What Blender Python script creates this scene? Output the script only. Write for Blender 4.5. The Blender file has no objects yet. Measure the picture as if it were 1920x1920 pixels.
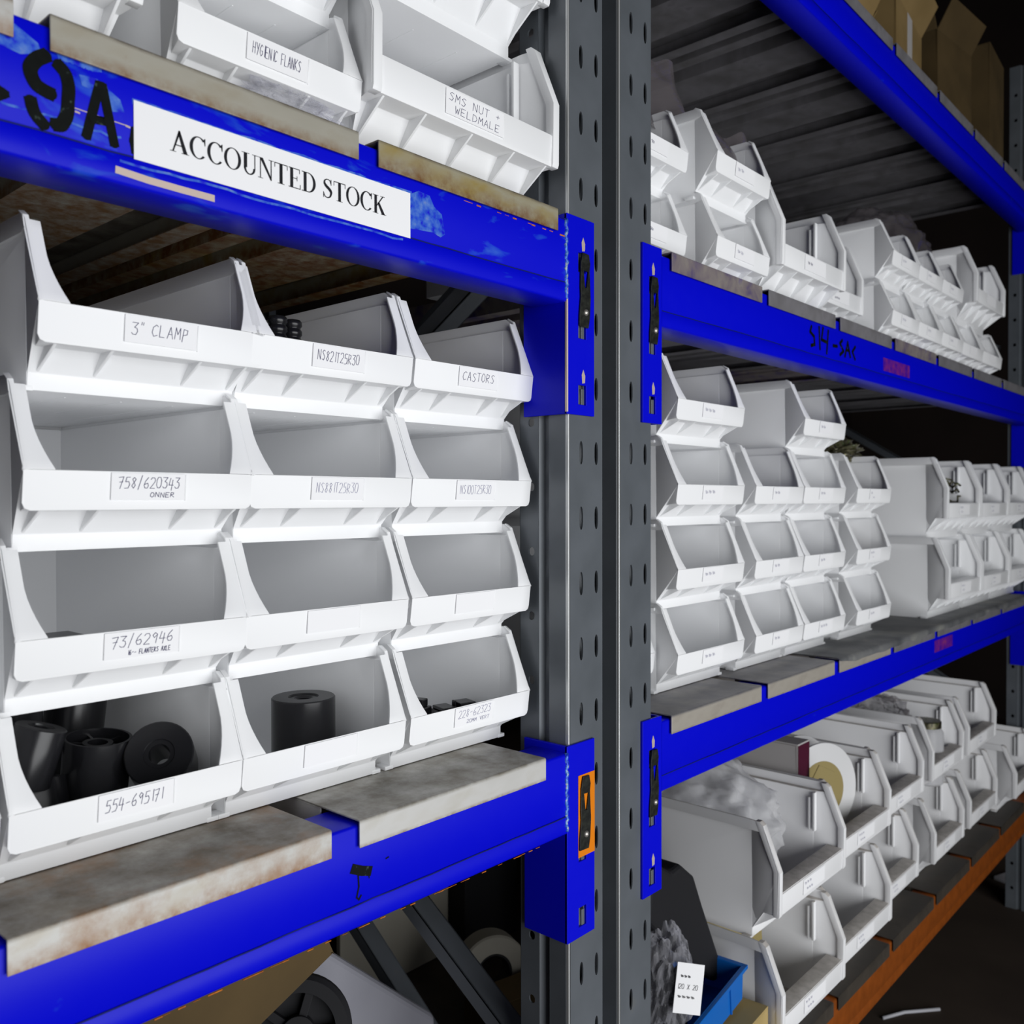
import bpy, bmesh, math, random
from mathutils import Vector, Matrix
random.seed(7)
S = bpy.context.scene
COL = S.collection

# ------------------------------------------------------------------ camera
cam_d = bpy.data.cameras.new('camera')
cam = bpy.data.objects.new('camera', cam_d); COL.objects.link(cam)
cam_d.sensor_fit = 'HORIZONTAL'; cam_d.sensor_width = 36.0
cam_d.lens = 36.0 * 1690.58 / 1920
cam_d.clip_start = 0.02; cam_d.clip_end = 60
yaw, pit, rol = math.radians(41.6846), math.radians(-0.7324), math.radians(-0.0996)
F = Vector((math.cos(yaw) * math.cos(pit), math.sin(yaw) * math.cos(pit), math.sin(pit)))
Rt = Vector((math.sin(yaw), -math.cos(yaw), 0)); Up = Rt.cross(F)
r_ = math.cos(rol) * Rt + math.sin(rol) * Up
u_ = -math.sin(rol) * Rt + math.cos(rol) * Up
m = Matrix.Identity(4)
for i in range(3):
    m[i][0] = r_[i]; m[i][1] = u_[i]; m[i][2] = -F[i]
m[0][3], m[1][3], m[2][3] = -0.65073, -0.62406, -0.0546
cam.matrix_world = m
cam_d.dof.use_dof = True; cam_d.dof.focus_distance = 0.95; cam_d.dof.aperture_fstop = 9.0
S.camera = cam

# ------------------------------------------------------------------ world, light, exposure
w = bpy.data.worlds.new('world'); S.world = w; w.use_nodes = True
w.node_tree.nodes['Background'].inputs[0].default_value = (0.8, 0.87, 1.0, 1)
w.node_tree.nodes['Background'].inputs[1].default_value = 0.012

def area(name, loc, target, sx, sy, power, color):
    l = bpy.data.lights.new(name, 'AREA'); l.shape = 'RECTANGLE'
    l.size = sx; l.size_y = sy; l.energy = power; l.color = color
    o = bpy.data.objects.new(name, l); COL.objects.link(o)
    o.location = loc
    o.rotation_euler = (Vector(target) - Vector(loc)).to_track_quat('-Z', 'Y').to_euler()
    return o
area('front_area_light', (0.02, -2.1, -0.38), (0.25, 0.1, -0.10), 2.6, 2.0, 65, (0.97, 0.985, 1.0))  # unseen area light added before the rack, placed and sized to brighten the bins
S.cycles.diffuse_bounces = 8
S.view_settings.view_transform = 'Standard'
S.view_settings.look = 'None'
S.view_settings.gamma = 1.0
S.view_settings.use_curve_mapping = False
S.view_settings.exposure = 0.0

# ------------------------------------------------------------------ helpers
def tag(o, label=None, cat=None, group=None, kind=None):
    if label: o['label'] = label
    if cat: o['category'] = cat
    if group: o['group'] = group
    if kind: o['kind'] = kind
    return o

def link(name, mesh, mat=None, parent=None, loc=None, rot=None):
    o = bpy.data.objects.new(name, mesh); COL.objects.link(o)
    if mat and mesh and not mesh.materials: mesh.materials.append(mat)
    if parent: o.parent = parent
    if loc is not None: o.location = loc
    if rot is not None: o.rotation_euler = rot
    return o

def empty(name, loc=(0, 0, 0), rot=(0, 0, 0)):
    o = bpy.data.objects.new(name, None); COL.objects.link(o)
    o.location = loc; o.rotation_euler = rot; o.empty_display_size = 0.02
    return o

class MB:
    def __init__(s): s.v = []; s.f = []
    def add(s, vs, fs):
        n = len(s.v); s.v += [tuple(v) for v in vs]; s.f += [tuple(n + i for i in f) for f in fs]; return s
    def quad(s, *p): return s.add(p, [tuple(range(len(p)))])
    def box(s, x0, x1, y0, y1, z0, z1, M=None):
        vs = [(x, y, z) for z in (z0, z1) for y in (y0, y1) for x in (x0, x1)]
        if M: vs = [M @ Vector(v) for v in vs]
        return s.add(vs, [(0, 2, 3, 1), (4, 5, 7, 6), (0, 1, 5, 4), (2, 6, 7, 3), (0, 4, 6, 2), (1, 3, 7, 5)])
    def prism(s, pts, axis, a, b):
        """extrude a closed polygon (2d) along an axis"""
        n = len(pts)
        def P(p, t):
            if axis == 0: return (t, p[0], p[1])
            if axis == 1: return (p[0], t, p[1])
            return (p[0], p[1], t)
        vs = [P(p, a) for p in pts] + [P(p, b) for p in pts]
        fs = [tuple(range(n - 1, -1, -1)), tuple(range(n, 2 * n))]
        fs += [(i, (i + 1) % n, n + (i + 1) % n, n + i) for i in range(n)]
        return s.add(vs, fs)
    def lathe(s, prof, n=32, M=None, close=False):
        vs = []; k = len(prof)
        for i in range(n):
            a = 2 * math.pi * i / n
            for r, z in prof:
                v = Vector((r * math.cos(a), r * math.sin(a), z)); vs.append(M @ v if M else v)
        fs = []
        for i in range(n):
            j = (i + 1) % n
            for q in range(k if close else k - 1):
                q2 = (q + 1) % k
                fs.append((i * k + q, j * k + q, j * k + q2, i * k + q2))
        return s.add(vs, fs)
    def tube(s, pts, r, n=8):
        pts = [Vector(p) for p in pts]; vs = []; fs = []
        for i, p in enumerate(pts):
            d = (pts[min(i + 1, len(pts) - 1)] - pts[max(i - 1, 0)]).normalized()
            a = d.orthogonal().normalized()
            if i: a = (pa - d * pa.dot(d)).normalized()
            pa = a; b = d.cross(a)
            for k in range(n):
                t = 2 * math.pi * k / n; vs.append(p + r * (math.cos(t) * a + math.sin(t) * b))
        for i in range(len(pts) - 1):
            for k in range(n):
                fs.append((i * n + k, i * n + (k + 1) % n, (i + 1) * n + (k + 1) % n, (i + 1) * n + k))
        fs.append(tuple(range(n - 1, -1, -1))); fs.append(tuple((len(pts) - 1) * n + k for k in range(n)))
        return s.add(vs, fs)
    def mesh(s, name, bevel=0, solid=0, smooth=False, segs=2, subd=0):
        me = bpy.data.meshes.new(name); me.from_pydata(s.v, [], s.f); me.update()
        bm = bmesh.new(); bm.from_mesh(me)
        bmesh.ops.remove_doubles(bm, verts=bm.verts, dist=1e-6)
        bmesh.ops.recalc_face_normals(bm, faces=bm.faces)
        bm.to_mesh(me); bm.free()
        if bevel or solid or subd:
            o = bpy.data.objects.new('tmp', me); COL.objects.link(o)
            if solid:
                md = o.modifiers.new('s', 'SOLIDIFY'); md.thickness = solid; md.offset = 0
            if bevel:
                md = o.modifiers.new('b', 'BEVEL'); md.width = bevel; md.segments = segs
                md.limit_method = 'ANGLE'; md.angle_limit = math.radians(28); md.harden_normals = False
            if subd:
                md = o.modifiers.new('d', 'SUBSURF'); md.levels = subd; md.render_levels = subd
            dg = bpy.context.evaluated_depsgraph_get()
            me2 = bpy.data.meshes.new_from_object(o.evaluated_get(dg))
            bpy.data.objects.remove(o); bpy.data.meshes.remove(me); me = me2; me.name = name
        if smooth:
            for p in me.polygons: p.use_smooth = True
        return me

def autosmooth(me, deg=35):
    bm = bmesh.new(); bm.from_mesh(me)
    for f in bm.faces: f.smooth = True
    for e in bm.edges:
        if len(e.link_faces) == 2 and e.calc_face_angle(0) > math.radians(deg): e.smooth = False
    bm.to_mesh(me); bm.free(); return me

# ------------------------------------------------------------------ materials
def lin(h):
    r = [int(h[i:i + 2], 16) / 255 for i in (0, 2, 4)]
    return tuple(c / 12.92 if c < .04045 else ((c + .055) / 1.055) ** 2.4 for c in r) + (1,)

def mat(name, col, rough=.5, metal=0, spec=.5):
    m = bpy.data.materials.new(name); m.use_nodes = True
    b = m.node_tree.nodes['Principled BSDF']
    b.inputs['Base Color'].default_value = lin(col) if isinstance(col, str) else col
    b.inputs['Roughness'].default_value = rough; b.inputs['Metallic'].default_value = metal
    b.inputs['Specular IOR Level'].default_value = spec
    return m

def noisy(name, stops, scale=20, detail=6, rough=(.4, .6), metal=0, spec=.4, distort=0, stretch=(1, 1, 1), bump=0):
    """principled material whose colour ramps over object-space noise"""
    m = mat(name, stops[0][1], rough[0], metal, spec); nt = m.node_tree; N = nt.nodes; L = nt.links
    tc = N.new('ShaderNodeTexCoord'); mp = N.new('ShaderNodeMapping'); no = N.new('ShaderNodeTexNoise')
    mp.inputs['Scale'].default_value = stretch
    no.inputs['Scale'].default_value = scale; no.inputs['Detail'].default_value = detail; no.inputs['Distortion'].default_value = distort
    L.new(tc.outputs['Object'], mp.inputs['Vector']); L.new(mp.outputs['Vector'], no.inputs['Vector'])
    cr = N.new('ShaderNodeValToRGB'); e = cr.color_ramp.elements
    while len(e) < len(stops): e.new(.5)
    for k, (p, c) in enumerate(stops): e[k].position = p; e[k].color = lin(c) if isinstance(c, str) else c
    L.new(no.outputs['Fac'], cr.inputs['Fac'])
    b = N['Principled BSDF']; L.new(cr.outputs['Color'], b.inputs['Base Color'])
    mr = N.new('ShaderNodeMapRange'); mr.inputs[3].default_value = rough[0]; mr.inputs[4].default_value = rough[1]
    L.new(no.outputs['Fac'], mr.inputs[0]); L.new(mr.outputs[0], b.inputs['Roughness'])
    if bump:
        bp = N.new('ShaderNodeBump'); bp.inputs['Strength'].default_value = bump; bp.inputs['Distance'].default_value = .002
        L.new(no.outputs['Fac'], bp.inputs['Height']); L.new(bp.outputs['Normal'], b.inputs['Normal'])
    return m

def film(name, tint, opacity, rough=.12):
    """clear plastic film: mostly see-through, with a sharp sheen"""
    m = bpy.data.materials.new(name); m.use_nodes = True; nt = m.node_tree; N = nt.nodes; L = nt.links
    N.clear(); out = N.new('ShaderNodeOutputMaterial')
    tr = N.new('ShaderNodeBsdfTransparent'); tr.inputs[0].default_value = (.96, .96, .97, 1)
    pr = N.new('ShaderNodeBsdfPrincipled'); pr.inputs['Base Color'].default_value = lin(tint); pr.inputs['Roughness'].default_value = rough
    lw = N.new('ShaderNodeLayerWeight'); lw.inputs['Blend'].default_value = .35
    mr = N.new('ShaderNodeMapRange'); mr.inputs[3].default_value = opacity; mr.inputs[4].default_value = min(1, opacity + .45)
    mx = N.new('ShaderNodeMixShader')
    L.new(lw.outputs['Facing'], mr.inputs[0]); L.new(mr.outputs[0], mx.inputs[0])
    L.new(tr.outputs[0], mx.inputs[1]); L.new(pr.outputs[0], mx.inputs[2]); L.new(mx.outputs[0], out.inputs[0])
    return m

BLUE = (0.0006, 0.0022, 0.60, 1)
M = {}
M['white'] = mat('white_plastic', (0.90, 0.905, 0.915, 1), .38, 0, .4)
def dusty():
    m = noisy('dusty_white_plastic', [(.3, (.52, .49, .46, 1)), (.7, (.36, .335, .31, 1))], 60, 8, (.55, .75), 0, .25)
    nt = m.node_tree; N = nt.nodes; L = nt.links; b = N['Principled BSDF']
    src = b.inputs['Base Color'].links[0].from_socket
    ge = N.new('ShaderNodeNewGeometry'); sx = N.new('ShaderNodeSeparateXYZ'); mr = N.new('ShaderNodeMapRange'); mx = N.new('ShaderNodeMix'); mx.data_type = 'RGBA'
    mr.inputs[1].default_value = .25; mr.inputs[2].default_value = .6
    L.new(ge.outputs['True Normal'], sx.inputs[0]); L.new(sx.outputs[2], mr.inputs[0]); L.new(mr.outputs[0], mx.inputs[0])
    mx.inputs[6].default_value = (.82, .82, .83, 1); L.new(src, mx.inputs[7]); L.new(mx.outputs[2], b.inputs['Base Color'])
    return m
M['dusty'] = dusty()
M['card'] = mat('white_card', (0.90, 0.90, 0.915, 1), .7, 0, .2)
M['ink'] = mat('blue_black_ink', (0.06, 0.055, 0.13, 1), .7, 0, .1)
M['fine_ink'] = mat('faded_ink', (0.30, 0.30, 0.42, 1), .7, 0, .1)
M['print'] = mat('black_print', (0.012, 0.012, 0.016, 1), .6, 0, .2)
M['stencil'] = noisy('black_stencil_paint', [(.3, '040605'), (.64, '0a0f0d'), (.76, '55655f')], 120, 4, (.5, .7), 0, .12)
M['blue'] = noisy('blue_paint', [(.0, BLUE), (.70, BLUE), (.80, (.006, .035, .62, 1))], 45, 8, (.36, .44), 0, .17)
M['worn'] = noisy('worn_blue_paint', [(.0, BLUE), (.58, BLUE), (.63, (.006, .04, .60, 1)), (.78, (.03, .11, .62, 1))], 34, 11, (.40, .5), 0, .15, .6, (.5, 1, 1.3))
M['chip'] = mat('bare_chipped_steel', (.62, .50, .44, 1), .4, .3, .5)
M['scuff'] = noisy('pale_blue_scuff', [(.36, BLUE), (.46, (.02, .09, .60, 1)), (.60, (.07, .18, .62, 1)), (.70, (.16, .24, .55, 1))], 110, 10, (.4, .6), 0, .3)
M['weld'] = noisy('weld_bead', [(.4, (.01, .05, .55, 1)), (.56, (.08, .25, .65, 1)), (.68, (.5, .52, .5, 1))], 260, 6, (.3, .5), .2, .5)
M['orange'] = mat('orange_primer', (.72, .20, .004, 1), .5, 0, .2)
M['orange_beam'] = noisy('orange_paint', [(.3, (.20, .046, .002, 1)), (.7, (.27, .062, .003, 1))], 40, 6, (.5, .6))
M['rustline'] = noisy('rust_edge', [(.3, (.30, .07, .008, 1)), (.7, (.62, .20, .02, 1))], 150, 5, (.6, .8), 0, .2)
M['grey'] = noisy('grey_paint', [(.3, '5c6166'), (.7, '676c72'), (.85, '75746a')], 14, 8, (.30, .40), .2, .5)
M['bright_edge'] = mat('bright_steel_edge', (.55, .56, .56, 1), .3, .5, .5)
def steel(name, base, dirt, rust, dirt_amt, rust_edge, rust_amt, scale=16):
    """galvanised sheet: base grey, dirt blotches, rust blotches and rust creeping up from the lip's cut edge"""
    m = noisy(name, base, scale, 9, (.38, .55), .2, .45, .5, (.6, 1, 1.4)); nt = m.node_tree; N = nt.nodes; L = nt.links; b = N['Principled BSDF']
    src = b.inputs['Base Color'].links[0].from_socket
    tc = N.new('ShaderNodeTexCoord'); sp = N.new('ShaderNodeSeparateXYZ'); L.new(tc.outputs['Object'], sp.inputs[0])
    def noise_(sc, lo, hi, w):
        n = N.new('ShaderNodeTexNoise'); n.noise_dimensions = '4D'; n.inputs['W'].default_value = w; n.inputs['Scale'].default_value = sc; n.inputs['Detail'].default_value = 10; n.inputs['Roughness'].default_value = .65
        L.new(tc.outputs['Object'], n.inputs['Vector'])
        r = N.new('ShaderNodeMapRange'); r.inputs[1].default_value = lo; r.inputs[2].default_value = hi; L.new(n.outputs['Fac'], r.inputs[0]); return r.outputs[0]
    def mix(f, a_, col):
        x = N.new('ShaderNodeMix'); x.data_type = 'RGBA'; L.new(f, x.inputs[0]); L.new(a_, x.inputs[6]); x.inputs[7].default_value = lin(col); return x.outputs[2]
    def math_(op, a_, b_):
        x = N.new('ShaderNodeMath'); x.operation = op
        for i, q in ((0, a_), (1, b_)):
            if isinstance(q, (int, float)): x.inputs[i].default_value = q
            else: L.new(q, x.inputs[i])
        return x.outputs[0]
    up = N.new('ShaderNodeMapRange'); up.inputs[1].default_value = -.004; up.inputs[2].default_value = -.001; L.new(sp.outputs[2], up.inputs[0])
    c = mix(math_('MULTIPLY', up.outputs[0], noise_(24, .50 - dirt_amt * .25, .62, 1.0)), src, dirt)
    c = mix(noise_(11, .66 - rust_amt * .16, .82 - rust_amt * .1, 5.0), c, rust)
    ed = N.new('ShaderNodeMapRange'); ed.inputs[1].default_value = -.0245 + rust_edge; ed.inputs[2].default_value = -.0250; L.new(sp.outputs[2], ed.inputs[0])
    c = mix(math_('MULTIPLY', ed.outputs[0], noise_(60, .34, .60, 9.0)), c, rust)
    L.new(c, b.inputs['Base Color']); return m
G3 = [(.3, 'bab9b4'), (.55, 'c6c5c2'), (.75, 'b4b0a4')]
M['galv'] = steel('galvanised_steel', G3, '7a7468', '7a5a30', .8, .004, .2)
M['beige_steel'] = steel('beige_galvanised_steel', [(.3, '9c988b'), (.55, 'a5a195'), (.75, '978d78')], '5f574c', '7d5a34', .7, .010, .5)
M['rusty'] = steel('rusty_galvanised_steel', [(.3, 'b2b1ac'), (.55, 'c0bfbb'), (.75, 'b0a692')], '6a5f50', '8a5a1e', 1.2, .013, 1.15)
M['yellowed'] = steel('yellowed_steel', [(.3, '8f8058'), (.5, 'a09a84'), (.68, '97823c')], '5f574c', '6e3f0c', .8, .016, .8)
M['dull'] = noisy('dull_grey_steel', [(.3, '6c6a6b'), (.6, '838185'), (.8, '645f64')], 18, 8, (.4, .6), .25, .45, .4)
M['dusty_steel'] = steel('dust_covered_steel', [(.3, '9d968c'), (.55, 'a8a298'), (.75, '928a80')], '66656a', '7a6650', 2.2, .003, .1)
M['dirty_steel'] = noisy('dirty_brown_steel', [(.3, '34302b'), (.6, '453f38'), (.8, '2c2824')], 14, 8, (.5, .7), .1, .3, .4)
M['stained'] = noisy('blue_stained_steel', [(.3, '4a3f78'), (.48, '7d7378'), (.62, '8d8580'), (.8, '4c3c88')], 26, 8, (.4, .6), .2, .4, .6)
M['black'] = mat('black_plastic', (.012, .012, .014, 1), .25, 0, .5)
M['matt_black'] = mat('matt_black', (.008, .008, .010, 1), .7, 0, .3)
M['clip'] = noisy('black_clip_paint', [(.4, '0b0d0a'), (.75, '20241c')], 200, 4, (.4, .6))
M['rivet'] = mat('rivet_steel', (.42, .40, .37, 1), .35, .7, .5)
M['cardboard'] = noisy('cardboard', [(.3, 'a08a58'), (.7, 'b59f6c')], 8, 5, (.75, .85), 0, .2)
M['dim_card'] = noisy('shaded_cardboard', [(.3, '4a3d28'), (.7, '5a4a30')], 8, 5, (.75, .85), 0, .15)  # cardboard with the dark of shaded spots put into its colour
M['old_card'] = noisy('old_cardboard', [(.3, '7d6842'), (.7, '8f7850')], 8, 5, (.75, .85), 0, .15)
M['grey_plastic'] = noisy('dim_grey_plastic', [(.3, '8f8f99'), (.7, '9d9da6')], 5, 5, (.4, .55))
M['brown_card'] = noisy('brown_cardboard', [(.3, '7c6248'), (.7, '8e7252')], 8, 5, (.75, .85), 0, .2)
M['film'] = film('clear_film', 'c8c8d0', .10, .08)
M['milky'] = film('milky_film', 'd8d8da', .42, .3)
M['smoky'] = film('smoky_film', '6c6668', .24, .12)
M['light_blue'] = mat('light_blue_plastic', (.005, .13, .50, 1), .35, 0, .4)
M['polystyrene'] = noisy('grey_white_plastic', [(.3, 'b9b9c0'), (.7, 'c9c9cf')], 5, 5, (.45, .6))
M['beige'] = noisy('beige_board', [(.3, '8f8b80'), (.7, 'a39f94')], 3, 4, (.6, .7))
M['spool'] = mat('white_spool_plastic', (.70, .70, .70, 1), .3, 0, .5)
M['tan'] = mat('tan_board', (.30, .24, .10, 1), .7, 0, .2)
M['maroon'] = mat('maroon_band', (.06, .004, .02, 1), .6, 0, .2)
M['pack'] = mat('grey_carton', (.45, .43, .42, 1), .7, 0, .2)
M['brass'] = noisy('brass_fittings', [(.3, '6b4a16'), (.6, 'c09a54'), (.8, '4a3010')], 60, 5, (.3, .5), .4, .5)
M['spring'] = noisy('oily_springs', [(.35, '14120c'), (.55, '6e6a52'), (.68, '3d4a1a'), (.8, 'b0b29c')], 70, 6, (.2, .5), .5, .5)
M['floor'] = noisy('dusty_concrete', [(.3, '3a322c'), (.7, '4a4038')], 3, 9, (.7, .9), 0, .2)
M['wall'] = noisy('dark_wall', [(.3, '2a2422'), (.7, '352d2a')], 2, 6, (.8, .9), 0, .1)
M['red'] = mat('dark_red_plastic', (.12, .004, .006, 1), .5, 0, .3)
M['sticker'] = noisy('purple_red_sticker', [(.35, (.05, .004, .30, 1)), (.6, (.16, .015, .22, 1)), (.75, (.30, .05, .10, 1))], 60, 6, (.6, .7), 0, .1)

# ------------------------------------------------------------------ room
Z1, Z2, Z0, Z3 = 0.2655, -0.333, -0.930, 0.845         # deck tops: upper, lower, bottom, roof level
b = MB().box(-4, 6, -5, 3, -1.35, -1.30); tag(link('floor', b.mesh('floor'), M['floor']), kind='structure')
b = MB().box(-4, 6, 1.55, 1.65, -1.30, 3.0); tag(link('wall_back', b.mesh('wall_back'), M['wall']), kind='structure')
b = MB().box(5.0, 5.1, -5, 1.55, -1.30, 3.0); tag(link('wall_right', b.mesh('wall_right'), M['wall']), kind='structure')
b = MB().box(-4, 6, -5, 3, 3.0, 3.1); tag(link('ceiling', b.mesh('ceiling'), M['wall']), kind='structure')

# ------------------------------------------------------------------ stroke lettering
STROKES = {
 '0': [[(1,6),(0,4.5),(0,1.5),(1,0),(3,0),(4,1.5),(4,4.5),(3,6),(1,6)]],
 '1': [[(2,0),(2,6)]], '2': [[(0,5),(1,6),(3,6),(4,4.8),(3.6,3.5),(0,0),(4,0)]],
 '3': [[(0,6),(4,6),(1.6,3.6),(3.4,3.2),(4,1.6),(3,0),(1,0),(0,.8)]],
 '4': [[(1.2,6),(0,2),(4,2)],[(3.2,5),(2.6,-1)]], '5': [[(4,6),(1,6),(.4,3.4),(3,3.6),(4,2),(3,0),(0,-.2)]],
 '6': [[(3.2,6),(1,4),(0,1.6),(1,0),(3,0),(3.8,1.4),(3,2.8),(.4,2)]],
 '7': [[(0,5.6),(4,6),(1.6,-.6)],[(.8,3),(3.6,3.2)]],
 '8': [[(3.6,5),(2,6),(.6,5),(3.4,1.6),(2,0),(.4,1.2),(3.6,5)]],
 '9': [[(3.6,5),(2,6),(.4,4.6),(1.6,3.2),(3.6,4.8),(3,0)]],
 'A': [[(0,0),(2,6),(4,0)],[(.8,2.2),(3.2,2.2)]], 'B': [[(0,0),(0,6),(3,5.4),(2.6,3.4),(0,3),(3.4,2.4),(3.2,.4),(0,0)]],
 'C': [[(4,5.2),(2.6,6),(.6,4.6),(0,2),(1.4,0),(3.8,.8)]], 'D': [[(0,0),(0,6),(2.6,5.4),(4,3),(2.8,.6),(0,0)]],
 'E': [[(3.6,6),(0,6),(0,0),(3.6,0)],[(0,3),(2.8,3)]], 'F': [[(3.6,6),(0,6),(0,0)],[(0,3),(2.8,3)]],
 'G': [[(3.8,5.2),(2,6),(.2,4),(.2,1.6),(2,0),(3.8,1.2),(3.8,2.8),(2.2,2.8)]], 'H': [[(0,0),(0,6)],[(3.6,0),(3.6,6)],[(0,3),(3.6,3)]],
 'I': [[(2,0),(2,6)]], 'K': [[(0,0),(0,6)],[(3.6,6),(0,2.8),(3.8,0)]], 'L': [[(0,6),(0,0),(3.4,0)]],
 'M': [[(0,0),(.4,6),(2,2.4),(3.6,6),(4,0)]], 'N': [[(0,0),(0,6),(3.6,0),(3.6,6)]],
 'O': [[(1,6),(0,4),(.2,1.4),(2,0),(3.8,1.6),(3.8,4.4),(2.4,6),(1,6)]], 'P': [[(0,-.6),(.6,6),(3.4,5.6),(3.2,3.4),(.4,2.8)]],
 'R': [[(0,0),(.2,6),(3.2,5.4),(2.8,3.4),(.2,3),(3.8,0)]], 'S': [[(3.8,5.4),(2,6),(.4,4.8),(3.6,2),(2.4,0),(0,.6)]],
 'T': [[(0,6),(4,6)],[(2,6),(2,0)]], 'U': [[(0,6),(.2,1),(2,0),(3.6,1),(3.8,6)]], 'V': [[(0,6),(2,0),(4,6)]],
 'W': [[(0,6),(1,0),(2,4),(3,0),(4,6)]], 'X': [[(0,0),(4,6)],[(0,6),(4,0)]], 'Y': [[(0,6),(2,3)],[(4,6),(1.4,-.4)]],
 '/': [[(.6,-1),(3.2,7)]], '-': [[(.4,2.6),(3.4,3)]], '+': [[(.4,3),(3.4,3)],[(2,1.6),(2,4.4)]], '"': [[(1,6.4),(.8,5)],[(2.2,6.4),(2,5)]],
 '.': [[(1,.4),(1.6,0)]], '~': [[(0,3.5),(.8,4.6),(1.4,1.6),(2.2,4.4),(2.8,1.4),(3.6,3.8),(4.4,2)]],
}
def ribbon(b, pts, wd, y=0):
    for i, ((x0, z0), (x1, z1)) in enumerate(zip(pts[:-1], pts[1:])):
        b.n_rib = getattr(b, 'n_rib', 0) + 1; yy = y; y = yy - 1.5e-5 * (b.n_rib % 9)
        dx, dz = x1 - x0, z1 - z0; l = math.hypot(dx, dz) or 1e-9
        nx, nz = -dz / l * wd / 2, dx / l * wd / 2; ex, ez = dx / l * wd * .35, dz / l * wd * .35
        b.quad((x0 - ex + nx, y, z0 - ez + nz), (x0 - ex - nx, y, z0 - ez - nz), (x1 + ex - nx, y, z1 + ez - nz), (x1 + ex + nx, y, z1 + ez + nz)); y = yy

def stroke(b, pts, wd, y=0):
    ribbon(b, pts, wd, y)
    for k, (x, z) in enumerate(pts):
        b.n_rib = getattr(b, 'n_rib', 0) + 1; yy = y - 1.4e-4 - 4e-6 * (b.n_rib % 40)
        b.quad(*[(x + wd / 2 * math.cos(2 * math.pi * i / 14), yy, z + wd / 2 * math.sin(2 * math.pi * i / 14)) for i in range(14)])

def write(b, text, x, z, h, wd, slant=.12, gap=1.5, fit=None, wob=0.0):
    """handwriting in the xz plane at y=0"""
    s = h / 6; adv = s * (4 + gap)
    if fit: sx = min(1.25, fit / (adv * len(text)))
    else: sx = 1
    for ch in text:
        dz = random.uniform(-wob, wob) * h
        for st in STROKES.get(ch, []):
            ribbon(b, [(x + (px_ * s + slant * pz * s) * sx, z + pz * s + dz) for px_, pz in st], wd)
        x += adv * sx * (.55 if ch in '1I".' else 1)

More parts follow.
